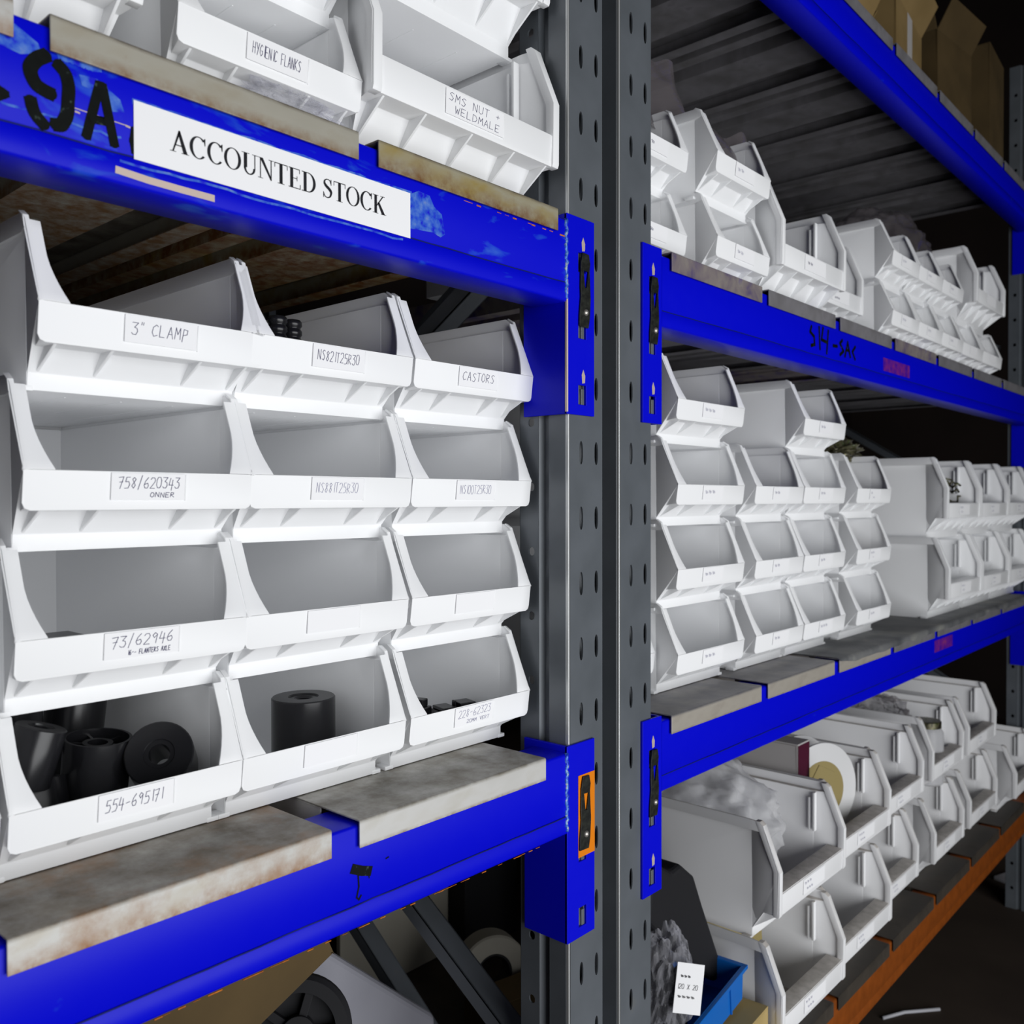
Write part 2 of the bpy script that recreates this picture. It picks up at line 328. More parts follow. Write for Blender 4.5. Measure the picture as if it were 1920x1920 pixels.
# ------------------------------------------------------------------ storage bins
KINDS = {
 'L': dict(H=.1295, D=.375, zk=.059, zb=.031, yt=.030, yb=.040, zs=.013, ins=.006, fw=.0110, fwb=.0215),
 'X': dict(H=.190, D=.40, zk=.118, zb=.049, yt=.028, yb=.052, zs=.015, ins=.013, fw=.011, fwb=.013),
}
_bins = {}
def bin_mesh(kind, W, mt='white'):
    key = (kind, round(W, 3), mt)
    if key in _bins: return _bins[key]
    k = KINDS[kind]; H, D, zk, zb, yt, yb, zs = (k[q] for q in ('H', 'D', 'zk', 'zb', 'yt', 'yb', 'zs'))
    h = W / 2; wi = h - k['ins']; lg = .014 if kind == 'L' else .016
    b = MB(); ro = h - .003; Db = D + .005
    b.quad((-wi, yb, 0), (wi, yb, 0), (wi, D, 0), (-wi, D, 0))
    b.quad((-wi, yb, 0), (-wi, yb, zs), (wi, yb, zs), (wi, yb, 0))
    yd = .023 if kind == 'L' else .028
    hc = h - .006
    b.quad((-wi, yb, zs), (-hc, yd, zb), (hc, yd, zb), (wi, yb, zs))
    b.quad((-hc, yd, zb), (-h + .005, .003, zb), (h - .005, .003, zb), (hc, yd, zb))
    yl = yt * (1 - lg / (H - zk))
    for s in (-1, 1):
        def Q(*p): b.quad(*[(s * x, y, z) for x, y, z in p])
        B, C, Dd, Lp = (h, yt + .006, H), (h, 0, zk), (h, .003, zb + .005), (hc, yd, zb)
        Bc = (h, yt * (H - .005 - zk) / (H - zk), H - .005); D2, D3 = (h - .0015, .003, zb + .0015), (h - .005, .003, zb)
        B2 = (h, yt * (H - lg - zk) / (H - zk), H - lg); R1, R2 = (ro, yb, H), (ro, yb, H - lg); Fp, E = (wi, yb, H - lg), (wi, yb, zs)
        Q(B, R1, R2, B2, Bc); Q(B2, R2, Fp); Q(C, B2, Fp); Q(C, Fp, E); Q(C, E, Lp); Q(C, Lp, Dd); Q(Lp, D2, Dd); Q(Lp, D3, D2)
        Q(R1, (ro, Db, H), (ro, Db, H - lg), R2)
        Q(R2, (ro, Db, H - lg), (wi, D, H - lg), Fp)
        Q(Fp, (wi, D, H - lg), (wi, D, 0), (wi, yb, 0))
    b.quad((-wi, D, 0), (wi, D, 0), (wi, D, H - lg), (-wi, D, H - lg))
    b.quad((-wi, D, H - lg), (wi, D, H - lg), (ro, Db, H - lg), (-ro, Db, H - lg))
    b.quad((-ro, Db, H - lg), (ro, Db, H - lg), (ro, Db, H), (-ro, Db, H))
    if kind == 'L':
        b.quad((-h + .005, .003, zb), (-h + .0015, .003, zb + .0015), (-h, .003, zb + .005), (-h, 0, zk), (h, 0, zk), (h, .003, zb + .005), (h - .0015, .003, zb + .0015), (h - .005, .003, zb))
        n = 9
        for s in (-1, 1):
            pts = []
            for i in range(n + 1):
                t = i / n * .89
                x = h - k['fw'] - (k['fwb'] - k['fw']) * max(0, 1 - t * 1.9) ** 1.7
                pts.append((s * x, yt * t, zk + (H - zk) * t))
            for i in range(n):
                o0 = (s * (h - .0035), pts[i][1], pts[i][2]); o1 = (s * (h - .0035), pts[i + 1][1], pts[i + 1][2])
                b.quad(o0, o1, pts[i + 1], pts[i])
                e0 = (s * h, pts[i][1], pts[i][2]); e1 = (s * h, pts[i + 1][1], pts[i + 1][2])
                b.quad(e0, e1, o1, o0)
            b.quad((s * (h - .0035), pts[n][1], pts[n][2]), (s * h, pts[n][1], pts[n][2]), (s * h, yt * (H - .005 - zk) / (H - zk), H - .005), (s * (h - .0035), yt * (H - .005 - zk) / (H - zk), H - .005))
            b.quad((s * (h - .0035), yt * (H - .005 - zk) / (H - zk), H - .005), (s * h, yt * (H - .005 - zk) / (H - zk), H - .005), (s * h, yt + .006, H), (s * (h - .0035), yt + .006, H))
    else:
        zp = zk - .036; hi = h - .009
        b.quad((-h + .005, .003, zb), (-h + .0015, .003, zb + .0015), (-h, .003, zb + .005), (-h, .002, zp), (h, .002, zp), (h, .003, zb + .005), (h - .0015, .003, zb + .0015), (h - .005, .003, zb))
        b.quad((-hi, .002, zp), (-hi, .028, zp + .002), (hi, .028, zp + .002), (hi, .002, zp)); b.quad((-hi, .028, zp + .002), (-hi, .030, zp - .012), (hi, .030, zp - .012), (hi, .028, zp + .002))
    me = b.mesh('storage_bin', solid=.0024)
    b2 = MB()
    if kind == 'X':                                     # slanted side cheeks, inner posts
        for s in (-1, 1):
            a, c = (h - .010, h + .0004) if s > 0 else (-h - .0004, -h + .010)
            b2.prism([(yt + .004, H), (yt - .002, H - .005), (-.0012, zk), (-.0005, zb + .003), (.001, zb - .001), (.010, zb - .001), (.010, zk), (yt + .012, H)], 0, a, c)
            a, c = (wi - .010, wi - .001) if s > 0 else (-wi + .001, -wi + .010)
            b2.box(a, c, yb - .006, yb - .002, zk - .012, H - lg)
            b2.box(a + .002, c - .002, yb + .004, yb + .007, zk - .012, H - lg - .01)
    fr = (-.20, .20, .43, -.43) if kind == 'L' else (-.24, .0, .24, .44, -.44)
    for f in fr:
        b2.prism([(.0045, zb - .0008), (yd + .001, zb + .0005), (yb + .001, zs - .001)], 0, f * W - .0014, f * W + .0014)
    for s in (-1, 1):
        b2.box(min(s * (wi - .004), s * (wi + .007)), max(s * (wi - .004), s * (wi + .007)), yb - .001, yb + .014, -.0012, .0030)
    for x in (-.25 * W, 0, .25 * W):                    # stiffening ribs under the base
        b2.box(x - .001, x + .001, yb + .03, D - .03, -.0012, .0004)
    cw = .030 if kind == 'L' else .042
    zt = zk - .001 if kind == 'L' else zk - .038
    b2.prism([(.0012, zb + .006), (.004, zb + .006), (.004, zt), (-.0014 if kind == 'L' else .0006, zt)], 0, cw, cw + .0014)   # end of the card slot
    m2 = b2.mesh('t')
    bm = bmesh.new(); bm.from_mesh(me); bm.from_mesh(m2)
    me3 = bpy.data.meshes.new('storage_bin'); bm.to_mesh(me3); bm.free()
    bpy.data.meshes.remove(m2); bpy.data.meshes.remove(me)
    o = bpy.data.objects.new('tmp', me3); COL.objects.link(o)
    md = o.modifiers.new('b', 'BEVEL'); md.width = .0009; md.segments = 2; md.limit_method = 'ANGLE'; md.angle_limit = math.radians(40)
    me = bpy.data.meshes.new_from_object(o.evaluated_get(bpy.context.evaluated_depsgraph_get()))
    bpy.data.objects.remove(o); bpy.data.meshes.remove(me3)
    me.name = 'storage_bin'; me.materials.append(M[mt]); autosmooth(me, 30)
    _bins[key] = me
    return me

_cards = {}
def card_mesh(kind):
    if kind not in _cards:
        hw, hh = (.0295, .0205) if kind == 'L' else (.0415, .0245)
        me = MB().box(-hw, hw, -.0005, 0, 0, hh).mesh('label_card'); me.materials.append(M['card']); _cards[kind] = me
    return _cards[kind]

def put_bin(kind, xl, xr, y, z, label, group, text=None, rz=0.0, card=True, ink='ink', mt='white'):
    W = xr - xl
    o = link('storage_bin', bin_mesh(kind, W, mt), None, None, ((xl + xr) / 2, y, z + .0012), (0, 0, rz))
    tag(o, label, 'storage bin', group)
    if card:
        k = KINDS[kind]
        if kind == 'L':
            z0 = k['zb'] + .0068; y0 = .003 - .003 * .0068 / .028 - .00135; a = math.atan2(.003, .028)
        else:
            z0 = k['zb'] + .0066; y0 = .0026 - .00135; a = math.atan2(.001, .033)
        c = link('label_card', card_mesh(kind), None, o, (0, y0, z0), (a, 0, 0))
        if text:
            b = MB(); hw = .0295 if kind == 'L' else .0415
            lines = text.split('\n')
            if kind == 'L':
                if len(lines) == 1: spec = [(lines[0], -hw + .005, .0065, .0090, hw * 1.7)]
                else: spec = [(lines[0], -hw + .005, .0092, .0082, hw * 1.7), (lines[1], -hw + .018, .0022, .0036, hw * 1.2)]
            else:
                if len(lines) == 1: spec = [(lines[0], -hw + .010, .008, .009, hw * 1.5)]
                else: spec = [(lines[0], -hw + .004, .0135, .0078, hw * 1.8), (lines[1], -hw + .012, .003, .0072, hw * 1.6)]
            for t, x0, z1, hh, fit in spec: write(b, t, x0, z1, hh, .00046 if ink == 'ink' else .0004, fit=fit, wob=.06)
            hm = b.mesh('handwriting'); hm.materials.append(M[ink])
            link('handwriting', hm, None, c, (0, -.0007, 0))
    return o

PL, PX = .1202, .186
# left bay, middle shelf: three columns of four
G = 'white bins stacked in columns under the printed sign'
cx = [(-.3275, -.3224, -.3163, -.305), (-.1445, -.1405, -.1355, -.1335), (.0445, .0465, .0480, .0520)]
txt = [['554-695171', '73/62946\n16-- FLANTERS AXLE', '758/620343\n   ONNER', '3" CLAMP'],
       ['', '', 'NS881T25R30', 'NS821T25R30'], ['228-62323\n20MM VERT', '', 'NS100T25R30', 'CASTORS']]
lab = [['white bin full of black rollers, card reads 554-695171', 'white bin with card 73/62946, second from the bottom of the left column',
        'empty white bin with card reading 758/620343', 'white bin on top of the left column, card reads 3" CLAMP'],
       ['white bin holding one upright black cylinder, blank card', 'empty white bin with a blank card, above the bin with the black cylinder',
        'white bin with card NS881T25R30, third up in the middle column', 'white bin with ridged black parts, card NS821T25R30'],
       ['white bin with black blocks and card 228-62323, by the upright foot', 'cream-white bin with blank card, above the bin marked 228-62323',
        'white bin under the CASTORS bin, beside the grey upright', 'white bin on top of the right column, card reads CASTORS']]
for c in range(3):
    for r in range(4):
        put_bin('L', cx[c][r] - .0905, cx[c][r] + .0905, .050, Z2 + r * PL, lab[c][r], G, txt[c][r] or None,
                ink='ink' if c == 0 or r == 3 else 'fine_ink')
put_bin('L', -.607, -.424, .052, Z2, 'white bin cut off by the left photo edge, on the shelf beside the black rollers', G)
put_bin('L', -.605, -.424, .052, Z2 + PL, 'white bin sliver at the left photo edge, stacked one above the shelf', G)
# left bay, upper shelf
G = 'white bins on the shelf above the printed sign'
put_bin('X', -.588, -.328, .030, Z1, 'large white bin at the top left corner, only its ribbed underside showing', G)
put_bin('L', -.3025, -.1265, .025, Z1, 'white bin with card reading HYGIENIC FLANKS', G, 'HYGIENIC FLANKS')
put_bin('L', -.3000, -.1245, .028, Z1 + PL, 'white bin stacked on the HYGIENIC FLANKS bin, cut by the top edge', G)
put_bin('X', -.1262, .1380, .008, Z1, 'large white bin with card reading SMS NUT + WELDMALE', G, 'SMS NUT +\nWELDMALE')
put_bin('X', -.1230, .1400, .022, Z1 + PX, 'large white bin stacked on the SMS NUT bin, cut by the top edge', G)
# right bay, upper shelf
G = 'white bins on the upper shelf of the right bay'
U = Z1
put_bin('L', .325, .491, .055, U, 'white bin half hidden by the right upright, on the upper deck', G, '~~')
put_bin('L', .327, .495, .055, U + PL, 'white bin half hidden by the right upright, under the clear bag', G, '~~')
put_bin('L', .518, .683, .020, U, 'white bin with broken front corner, low in the second column of the upper shelf', G, '~~', ink='fine_ink')
put_bin('L', .514, .681, .018, U + PL, 'white bin with a clear bag poking out of its top, upper shelf', G, '~~', ink='fine_ink')
put_bin('X', .686, .941, .000, U, 'large white bin with dark specks inside, in front of the deep bin, upper shelf', G, '~~')
put_bin('X', .946, 1.172, .055, U, 'large white bin set back to the right of the speckled bin', G, '~~\n~~~')
for i, x in enumerate((1.290, 1.4525, 1.615)):
    nm = ('first', 'second', 'third')[i]
    put_bin('L', x - .080, x + .080, .010, U, 'white bin in the bottom row, %s of three narrow fronts, upper shelf' % nm, G, '~~', ink='fine_ink')
    put_bin('L', x - .078, x + .080, .010, U + PL, 'white bin in the top row below the bubble wrap, %s of three' % nm, G, '~~', ink='fine_ink')
put_bin('L', 1.702, 1.876, .012, U, 'white bin under the tall far bin, upper shelf', G)
put_bin('L', 1.880, 2.060, .012, U, 'white bin at the far end of the upper shelf, bottom row', G)
put_bin('X', 1.775, 2.040, .000, U + PL, 'tall white bin stacked at the far end of the upper shelf', G)
# right bay, middle shelf: columns of four
G = 'white bins in columns on the middle shelf of the right bay'
cols = [(.447, .643), (.684, .862), (.868, 1.050), (1.112, 1.297)]
rows = ['bottom', 'second', 'third', 'top']
tx = [['~~~', '~~~', '~~~', '~~~'], ['~~', '~~', '~~'], ['~~~', '~~', '~~', '~~'], ['~~', '~~\n~', '~\n~~']]
spec = [['empty white bin next to the right upright, lowest on the deck', 'white bin next to the right upright holding a small dark ring', 'empty white bin next to the right upright, level with its middle', 'white bin on top of the column next to the right upright'],
        ['empty white bin lowest in the second column of the middle shelf', 'empty white bin second up in the second column of the middle shelf', 'empty white bin on top of the second column, beside a deep bin wall'],
        ['empty white bin lowest in the third column of the middle shelf', 'white bin with a crumpled clear bag inside, third column', 'empty white bin third up in the third column, under the overhanging bin', 'white bin alone at the top of the third column of the middle shelf'],
        ['empty white bin lowest in the fourth column, beside the large grey-white bins', 'white bin holding a bag of brown fittings', 'white bin with one small black block inside']]
for c, (a, d) in enumerate(cols):
    for r in range(len(spec[c])):
        put_bin('L', a, d, .042, Z2 + r * PL, spec[c][r], G, tx[c][r], ink='fine_ink')
put_bin('L', .330, .446, .080, Z2, 'narrow white bin mostly hidden behind the right upright foot', G)
G = 'large white bins at the far end of the middle shelf'
for i, (a, d) in enumerate(((1.556, 1.828), (1.833, 2.106), (2.111, 2.384))):
    nm = ('nearest', 'middle', 'farthest')[i]
    put_bin('X', a, d, .0, Z2, 'large white bin on the middle deck, %s of the low row of three' % nm, G, '~~~\n~~', ink='fine_ink')
    put_bin('X', a, d, .004, Z2 + PX, 'large white bin with a clump of oily springs, middle shelf' if i == 0 else
            'large empty white bin in the upper row of the middle shelf, %s of three' % nm, G, '~~~\n~~', ink='fine_ink')
# right bay, bottom shelf
G = 'large white bins on the bottom shelf'
bx = [('P', .640, .886, -.024, 'large white bin on the bottom deck with tan board inside, nearest of the low row'),
      ('P', .891, 1.163, -.008, 'large white bin on the bottom deck, second of the low row'),
      ('P', 1.168, 1.413, .020, 'large white bin on the bottom deck, third of the low row'),
      ('P', 1.500, 1.728, .012, 'large white bin on the bottom deck, fourth of the low row, after the gap'),
      ('P', 1.792, 2.050, .015, 'large white bin on the bottom deck, fifth of the low row'),
      ('P', 2.122, 2.380, -.015, 'large white bin at the far end of the bottom deck, cut by the photo edge'),
      ('Q', .642, .902, -.018, 'large white bin packed with bubble wrap, top row of the bottom shelf'),
      ('Q', .907, 1.165, -.005, 'large white bin holding a white spool, top row of the bottom shelf'),
      ('Q', 1.170, 1.420, .012, 'large empty white bin beside the spool bin, top row of the bottom shelf'),
      ('Q', 1.502, 1.745, .018, 'large white bin with a shiny clear jar, top row of the bottom shelf'),
      ('Q', 1.785, 2.045, .018, 'large empty white bin at the far end of the top row, bottom shelf')]
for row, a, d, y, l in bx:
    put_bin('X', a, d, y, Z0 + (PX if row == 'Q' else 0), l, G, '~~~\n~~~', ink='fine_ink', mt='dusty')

# ------------------------------------------------------------------ uprights
def cell_plate(b, O, ud, vd, us, cells_u, v0, v1, pitch, phase, outline):
    """a strip from u=us[0]..us[1], v0..v1 with holes of the given outline at (cells_u, phase+k*pitch)"""
    def P(u, v): return O + ud * u + vd * v
    bounds = [us[0]] + [(cells_u[i] + cells_u[i + 1]) / 2 for i in range(len(cells_u) - 1)] + [us[1]]
    for ci, cu in enumerate(cells_u):
        a, d = bounds[ci], bounds[ci + 1]
        v = v0
        k = math.ceil((v0 - phase) / pitch)
        vc = phase + k * pitch
        if vc - pitch / 2 < v0: vc += pitch
        if vc - pitch / 2 > v0: b.quad(P(a, v0), P(d, v0), P(d, vc - pitch / 2), P(a, vc - pitch / 2))
        while vc + pitch / 2 <= v1 + 1e-6:
            lo, hi = vc - pitch / 2, vc + pitch / 2
            n = len(outline)
            hole = [(cu + x, vc + y) for x, y in outline]
            outer = []
            for x, y in outline:
                tx_ = ((d - cu) if x > 0 else (cu - a)) / max(abs(x), 1e-9); ty_ = (pitch / 2) / max(abs(y), 1e-9)
                t = min(tx_, ty_); outer.append((cu + x * t, vc + y * t))
            # add true corners
            for i in range(n):
                j = (i + 1) % n
                poly = [P(*hole[i]), P(*outer[i])]
                p, q = outer[i], outer[j]
                if abs(p[0] - q[0]) > 1e-7 and abs(p[1] - q[1]) > 1e-7:
                    cxn = d if max(p[0], q[0]) > d - 1e-7 else a
                    cyn = hi if max(p[1], q[1]) > hi - 1e-7 else lo
                    poly.append(P(cxn, cyn))
                poly += [P(*outer[j]), P(*hole[j])]
                b.quad(*poly)
            vc += pitch
        if vc - pitch / 2 < v1: b.quad(P(a, vc - pitch / 2), P(d, vc - pitch / 2), P(d, v1), P(a, v1))

def oval(w_, h_, n=14):
    return [(w_ / 2 * math.cos(2 * math.pi * (i + .5) / n), (h_ / 2) * (abs(math.sin(2 * math.pi * (i + .5) / n)) ** .7) * (1 if math.sin(2 * math.pi * (i + .5) / n) > 0 else -1)) for i in range(n)]

def post_mesh(Wp, flip, phase, ztop=1.25, zbot=-1.30):
    """front face at local y=0 facing -y (flip=False)"""
    b = MB(); X, Y, Zv = Vector((1, 0, 0)), Vector((0, 1, 0)), Vector((0, 0, 1))
    cell_plate(b, Vector((0, 0, 0)), X, Zv, (0.003, Wp - .003), (Wp * .35, Wp * .78), zbot, ztop, .075, phase, oval(.0068, .0270))
    for s in (0, 1):
        def V(x, y, z): return (x if s == 0 else Wp - x, y, z)
        prof = [(.003, 0), (0, .003), (0, .026), (.007, .031), (.007, .038), (0, .042)]
        for (x0, y0), (x1, y1) in zip(prof[:-1], prof[1:]):
            b.quad(V(x0, y0, zbot), V(x1, y1, zbot), V(x1, y1, ztop), V(x0, y0, ztop))
        cell_plate(b, Vector((0 if s == 0 else Wp, 0, 0)), Y, Zv, (.042, .070), (.053,), zbot, ztop, .075, phase + .036, oval(.009, .010))
        b.quad(V(0, .070, zbot), V(.014, .070, zbot), V(.014, .070, ztop), V(0, .070, ztop))
    return b.mesh('post', solid=.002)

def upright(x, Wp, phase, label, brz):
    t = empty('upright_frame', (x, .0045, -1.30)); tag(t, label, 'rack upright', 'grey pallet rack uprights')
    pm = autosmooth(post_mesh(Wp, False, phase + 1.30, 2.55, 0), 40)
    p = link('front_post', pm, M['grey'], t)
    e = link('bright_corner', MB().box(-.0006, .0022, -.0013, .0025, .002, 2.54).mesh('bright_corner', bevel=.0006), M['bright_edge'], p)  # bright strip along the full height of the left corner
    r = link('rear_post', pm, None, t, (Wp, .90, 0), (0, 0, math.pi))
    for (y0, z0, y1, z1) in brz:
        b = MB(); d = Vector((0, y1 - y0, z1 - z0)); L_ = d.length
        A = math.atan2(z1 - z0, y1 - y0); Mx = Matrix.Translation((Wp / 2, y0, z0 + 1.30)) @ Matrix.Rotation(A, 4, 'X')
        b.box(-.016, .016, 0, L_, -.002, .0, Mx); b.box(-.016, -.014, 0, L_, -.022, 0, Mx); b.box(.014, .016, 0, L_, -.022, 0, Mx)
        link('diagonal_brace', b.mesh('diagonal_brace'), M['grey'], t)
    return t
upright(.1495, .0675, .0, 'grey slotted upright with bright corner, right end of the near bay', [(.10, -.715, .84, -.26), (.84, -.20, .10, .25), (.10, .30, .84, .75), (.84, -.76, .10, -1.22)])
upright(.2485, .0725, .0028, 'grey slotted upright standing right of the dark gap, left end of the far bay', [(.20, -.98, .84, -.53), (.84, -.1, .10, .36), (.10, .42, .84, .86)])
upright(2.402, .0700, .002, 'grey slotted upright at the dark far end of the right bay', [(.10, -.72, .84, -.26), (.10, -.1, .84, .36), (.10, .42, .84, .86)])

# ------------------------------------------------------------------ beams
def plate_holes(b, x0, x1, z0, z1, y0, y1, holes):
    xs = sorted({x0, x1, *[h[0] for h in holes], *[h[1] for h in holes]}); zs = sorted({z0, z1, *[h[2] for h in holes], *[h[3] for h in holes]})
    for i in range(len(xs) - 1):
        for j in range(len(zs) - 1):
            cx_, cz_ = (xs[i] + xs[i + 1]) / 2, (zs[j] + zs[j + 1]) / 2
            if any(h[0] < cx_ < h[1] and h[2] < cz_ < h[3] for h in holes): continue
            b.box(xs[i], xs[i + 1], y0, y1, zs[j], zs[j + 1])

def clip_mesh():
    b = MB()
    prof = [(-.0095, .0), (.0075, .0), (.0095, .012), (.0100, .040), (.0060, .066), (.0070, .074), (.0040, .084), (-.0080, .084), (-.0105, .070), (-.0085, .034), (-.0100, .012)]
    hole = [(-.0035, .045), (.0030, .045), (.0052, .064), (-.0052, .064)]
    # body built as strips left / right / below / above of the tapered window
    b.prism([(-.0095, 0), (.0075, 0), (.0095, .012), (.0098, .034), (.0085, .045), (-.0092, .045), (-.0085, .034), (-.0100, .012)], 1, -.0018, 0)
    b.prism([(-.0092, .045), (-.0012, .045), (-.0048, .064), (-.0102, .066)], 1, -.0018, 0)
    b.prism([(.0016, .045), (.0085, .045), (.0062, .066), (.0040, .064)], 1, -.0018, 0)
    b.prism([(-.0102, .066), (-.0048, .064), (.0040, .064), (.0062, .066), (.0070, .074), (.0040, .084), (-.0080, .084), (-.0105, .070)], 1, -.0018, 0)
    return b.mesh('locking_clip', bevel=.0004)
CLIP = clip_mesh(); CLIP.materials.append(M['clip'])
rb = MB().lathe([(0.0001, .0028), (.0022, .0024), (.0036, .0012), (.0040, 0)], 16, Matrix.Rotation(math.pi / 2, 4, 'X'))
RIVET = rb.mesh('rivet', smooth=True); RIVET.materials.append(M['rivet'])

def connector(parent, side, xa, zt, orange=False, clip=True, rub=False):
    """L-shaped end plate. side=+1: at the right end of a beam (leg at xa, front plate to +x)"""
    zb_ = zt - .2235; b = MB(); wd = .0515 if side > 0 else .044
    lx = (xa, xa + .004) if side > 0 else (xa - .004, xa)
    b.box(lx[0], lx[1], .0005, .064, zb_, zt)
    x0, x1 = (xa, xa + wd) if side > 0 else (xa - wd, xa)
    c = x0 + .0290 if side > 0 else x0 + .0225
    hs = [(c - .0075, c + .0065, zb_ + .012 + .075 * i, zb_ + .034 + .075 * i) for i in range(3)]
    plate_holes(b, x0, x1, zb_, zt, 0, .0038, hs)
    me = b.mesh('end_connector', bevel=.0007)
    con = link('end_connector', me, M['blue'], parent)
    if rub:
        link('rubbed_edge', MB().box(xa - .0004, xa + .0024, -.0004, .0028, zb_ + .002, zb_ + .150).mesh('rubbed_edge', bevel=.0008), M['chip'], con)
    hb = MB()
    for i in range(3):
        hb.box(c - .001, c + .0045, .0012, .010, zb_ + .012 + .075 * i, zb_ + .030 + .075 * i)
    link('hook', hb.mesh('hook', bevel=.0005), M['grey'], con)
    ch = MB()
    for i in (0, 2):
        ch.prism([(c - .001, zb_ + .036 + .075 * i), (c + .004, zb_ + .037 + .075 * i), (c + .0045, zb_ + .045 + .075 * i), (c + .001, zb_ + .052 + .075 * i), (c - .002, zb_ + .046 + .075 * i)], 1, -.0003, .0004)
    if not orange: link('chipped_paint', ch.mesh('chipped_paint'), M['chip'], con)
    if orange:
        ob = MB().box(c - .0090, x1 - .0005, -.0004, .0005, zb_ + .092, zb_ + .186)
        link('primer_patch', ob.mesh('primer_patch'), M['orange'], con)
    if clip:
        q = link('locking_clip', CLIP, None, con, (c + (.001 if side > 0 else 0), -.0006, zb_ + .100), (0, math.radians(3), 0))
        link('rivet', RIVET, None, con, (c + .0035, -.0020, zb_ + .117))
    return con

def beam_tube(x0, x1, zb_, zt, mt, parent, groove=.021):
    n = 4; pts = [(.003, zt), (.001, zt - .001), (0, zt - .003)]
    pts += [(0, zb_ + groove + .0016), (.0012, zb_ + groove), (0, zb_ + groove - .0016), (0, zb_ + .003), (.001, zb_ + .001), (.003, zb_), (.047, zb_), (.050, zb_ + .003), (.050, zt - .003), (.047, zt)]
    b = MB().prism(pts, 0, x0, x1)
    me = autosmooth(b.mesh('beam_tube'), 50)
    o = link('beam_tube', me, mt, parent)
    return o

def weld_bead(parent, x, z0, z1):
    b = MB(); pts = [(x + .0012 * math.sin(i * 1.9), .0006 + .0006 * math.sin(i * 2.7), z0 + (z1 - z0) * i / 24) for i in range(25)]
    b.tube(pts, .0026, 6); link('weld_bead', b.mesh('weld_bead', smooth=True), M['weld'], parent)

def beam(x0, x1, zt, label, mt='blue', conn=(0, 1), orange=False, clips=True):
    t = empty('shelf_beam', (0, 0, 0)); tag(t, label, 'rack beam', 'rack beams')
    beam_tube(x0, x1, zt - .0915, zt, M[mt], t)
    if 1 in conn: connector(t, 1, x1, zt + .0075, orange, clips, mt == 'worn'); weld_bead(t, x1 - .001, zt - .088, zt)
    if 0 in conn: connector(t, -1, x0, zt + .0075, False, clips)
    if mt != 'orange_beam':
        rl = MB(); n = 60
        seam = [(x0 + (x1 - x0) * i / n, zt - .0705 + random.uniform(-.0006, .0006)) for i in range(n + 1)]
        ribbon(rl, seam, .0011, -.00015)
        link('seam_line', rl.mesh('seam_line'), mat_seam, t)
    return t
mat_seam = mat('dark_seam', (.002, .008, .12, 1), .6, 0, .2)
bl1 = beam(-1.25, .1425, Z1 - .0072, 'worn blue beam carrying the ACCOUNTED STOCK sign', 'worn')
bl2 = beam(-1.25, .1425, Z2 - .0055, 'blue beam of the near bay with an orange patch by its clip', 'blue', (1,), True)
br1 = beam(.3385, 2.395, Z1 - .0072, 'blue beam with hand-painted marks and a purple sticker, right bay upper shelf')
br2 = beam(.3385, 2.395, Z2 - .0055, 'blue beam under the columns of four bins in the right bay')
br3 = beam(.3385, 2.395, Z3 - .0055, 'blue beam overhead in the right bay, below the cardboard boxes')
br0 = beam(.3385, 2.395, Z0 - .0055, 'orange beam at the bottom of the right bay', 'orange_beam', ())
# thin orange edge where the overspray stops
def edge_line(parent, x0, x1, z, thick=.0012, name='rust_edge'):
    b = MB(); n = int((x1 - x0) / .006)
    for i in range(n):
        if random.random() < .5: continue
        a = x0 + (x1 - x0) * i / n
        b.box(a, a + (x1 - x0) / n, -.0002, .0006, z - thick * random.uniform(.2, .8), z)
    link(name, b.mesh(name), M['rustline'], parent)
edge_line(bl2, -.43, .10, Z2 - .0970 + .0006)
edge_line(bl1, -.05, .1420, Z1 - .0262, .0020)

# stencil, scratches, marks
def marks(name, strokes, mt, parent, y=-.00035):
    b = MB()
    for pts, wd in strokes: (stroke if name == 'stencil_marking' else ribbon)(b, pts, wd, y)
    return link(name, b.mesh(name), M[mt], parent)
def dense(pts, n=6):
    out = []
    P = [pts[0]] + pts + [pts[-1]]
    for i in range(1, len(P) - 2):
        for j in range(n):
            t = j / n; a = [P[i - 1], P[i], P[i + 1], P[i + 2]]
            out.append(tuple(.5 * (2 * a[1][q] + (a[2][q] - a[0][q]) * t + (2 * a[0][q] - 5 * a[1][q] + 4 * a[2][q] - a[3][q]) * t * t + (3 * a[1][q] - a[0][q] - 3 * a[2][q] + a[3][q]) * t ** 3) for q in (0, 1)))
    out.append(pts[-1]); return out
marks('stencil_marking', [
    (dense([(-.4100, .2372), (-.4150, .233), (-.4185, .2271), (-.4182, .222), (-.4152, .2170), (-.4105, .2148), (-.4068, .2140)]), .0090),
    (dense([(-.4008, .2340), (-.3970, .2300), (-.3950, .2227), (-.3952, .2137), (-.3962, .2034), (-.3995, .1962), (-.4030, .1945)]), .0086),
    (dense([(-.4186, .2049), (-.4173, .2001), (-.4150, .1962), (-.4112, .1925)]), .0082),
    ([(-.3745, .2300), (-.3832, .1935)], .0066), ([(-.3722, .2300), (-.3645, .1935)], .0066), ([(-.3790, .2058), (-.3690, .2068)], .0060),
    ([(-.4400, .2068), (-.4345, .2045), (-.4390, .2012)], .0060), ([(-.3500, .2070), (-.3512, .1990), (-.3500, .1920)], .0050)], 'stencil', bl1)
marks('paint_scratch', [([(-.3950, .2095), (-.3560, .2085)], .0007), ([(-.3905, .2072), (-.3880, .2070)], .0012), ([(-.3560, .2083), (-.3535, .2079)], .0014),
    ([(-.362, .1758), (-.340, .1745), (-.315, .1742), (-.290, .1742)], .0052)], 'chip', bl1)
b = MB()
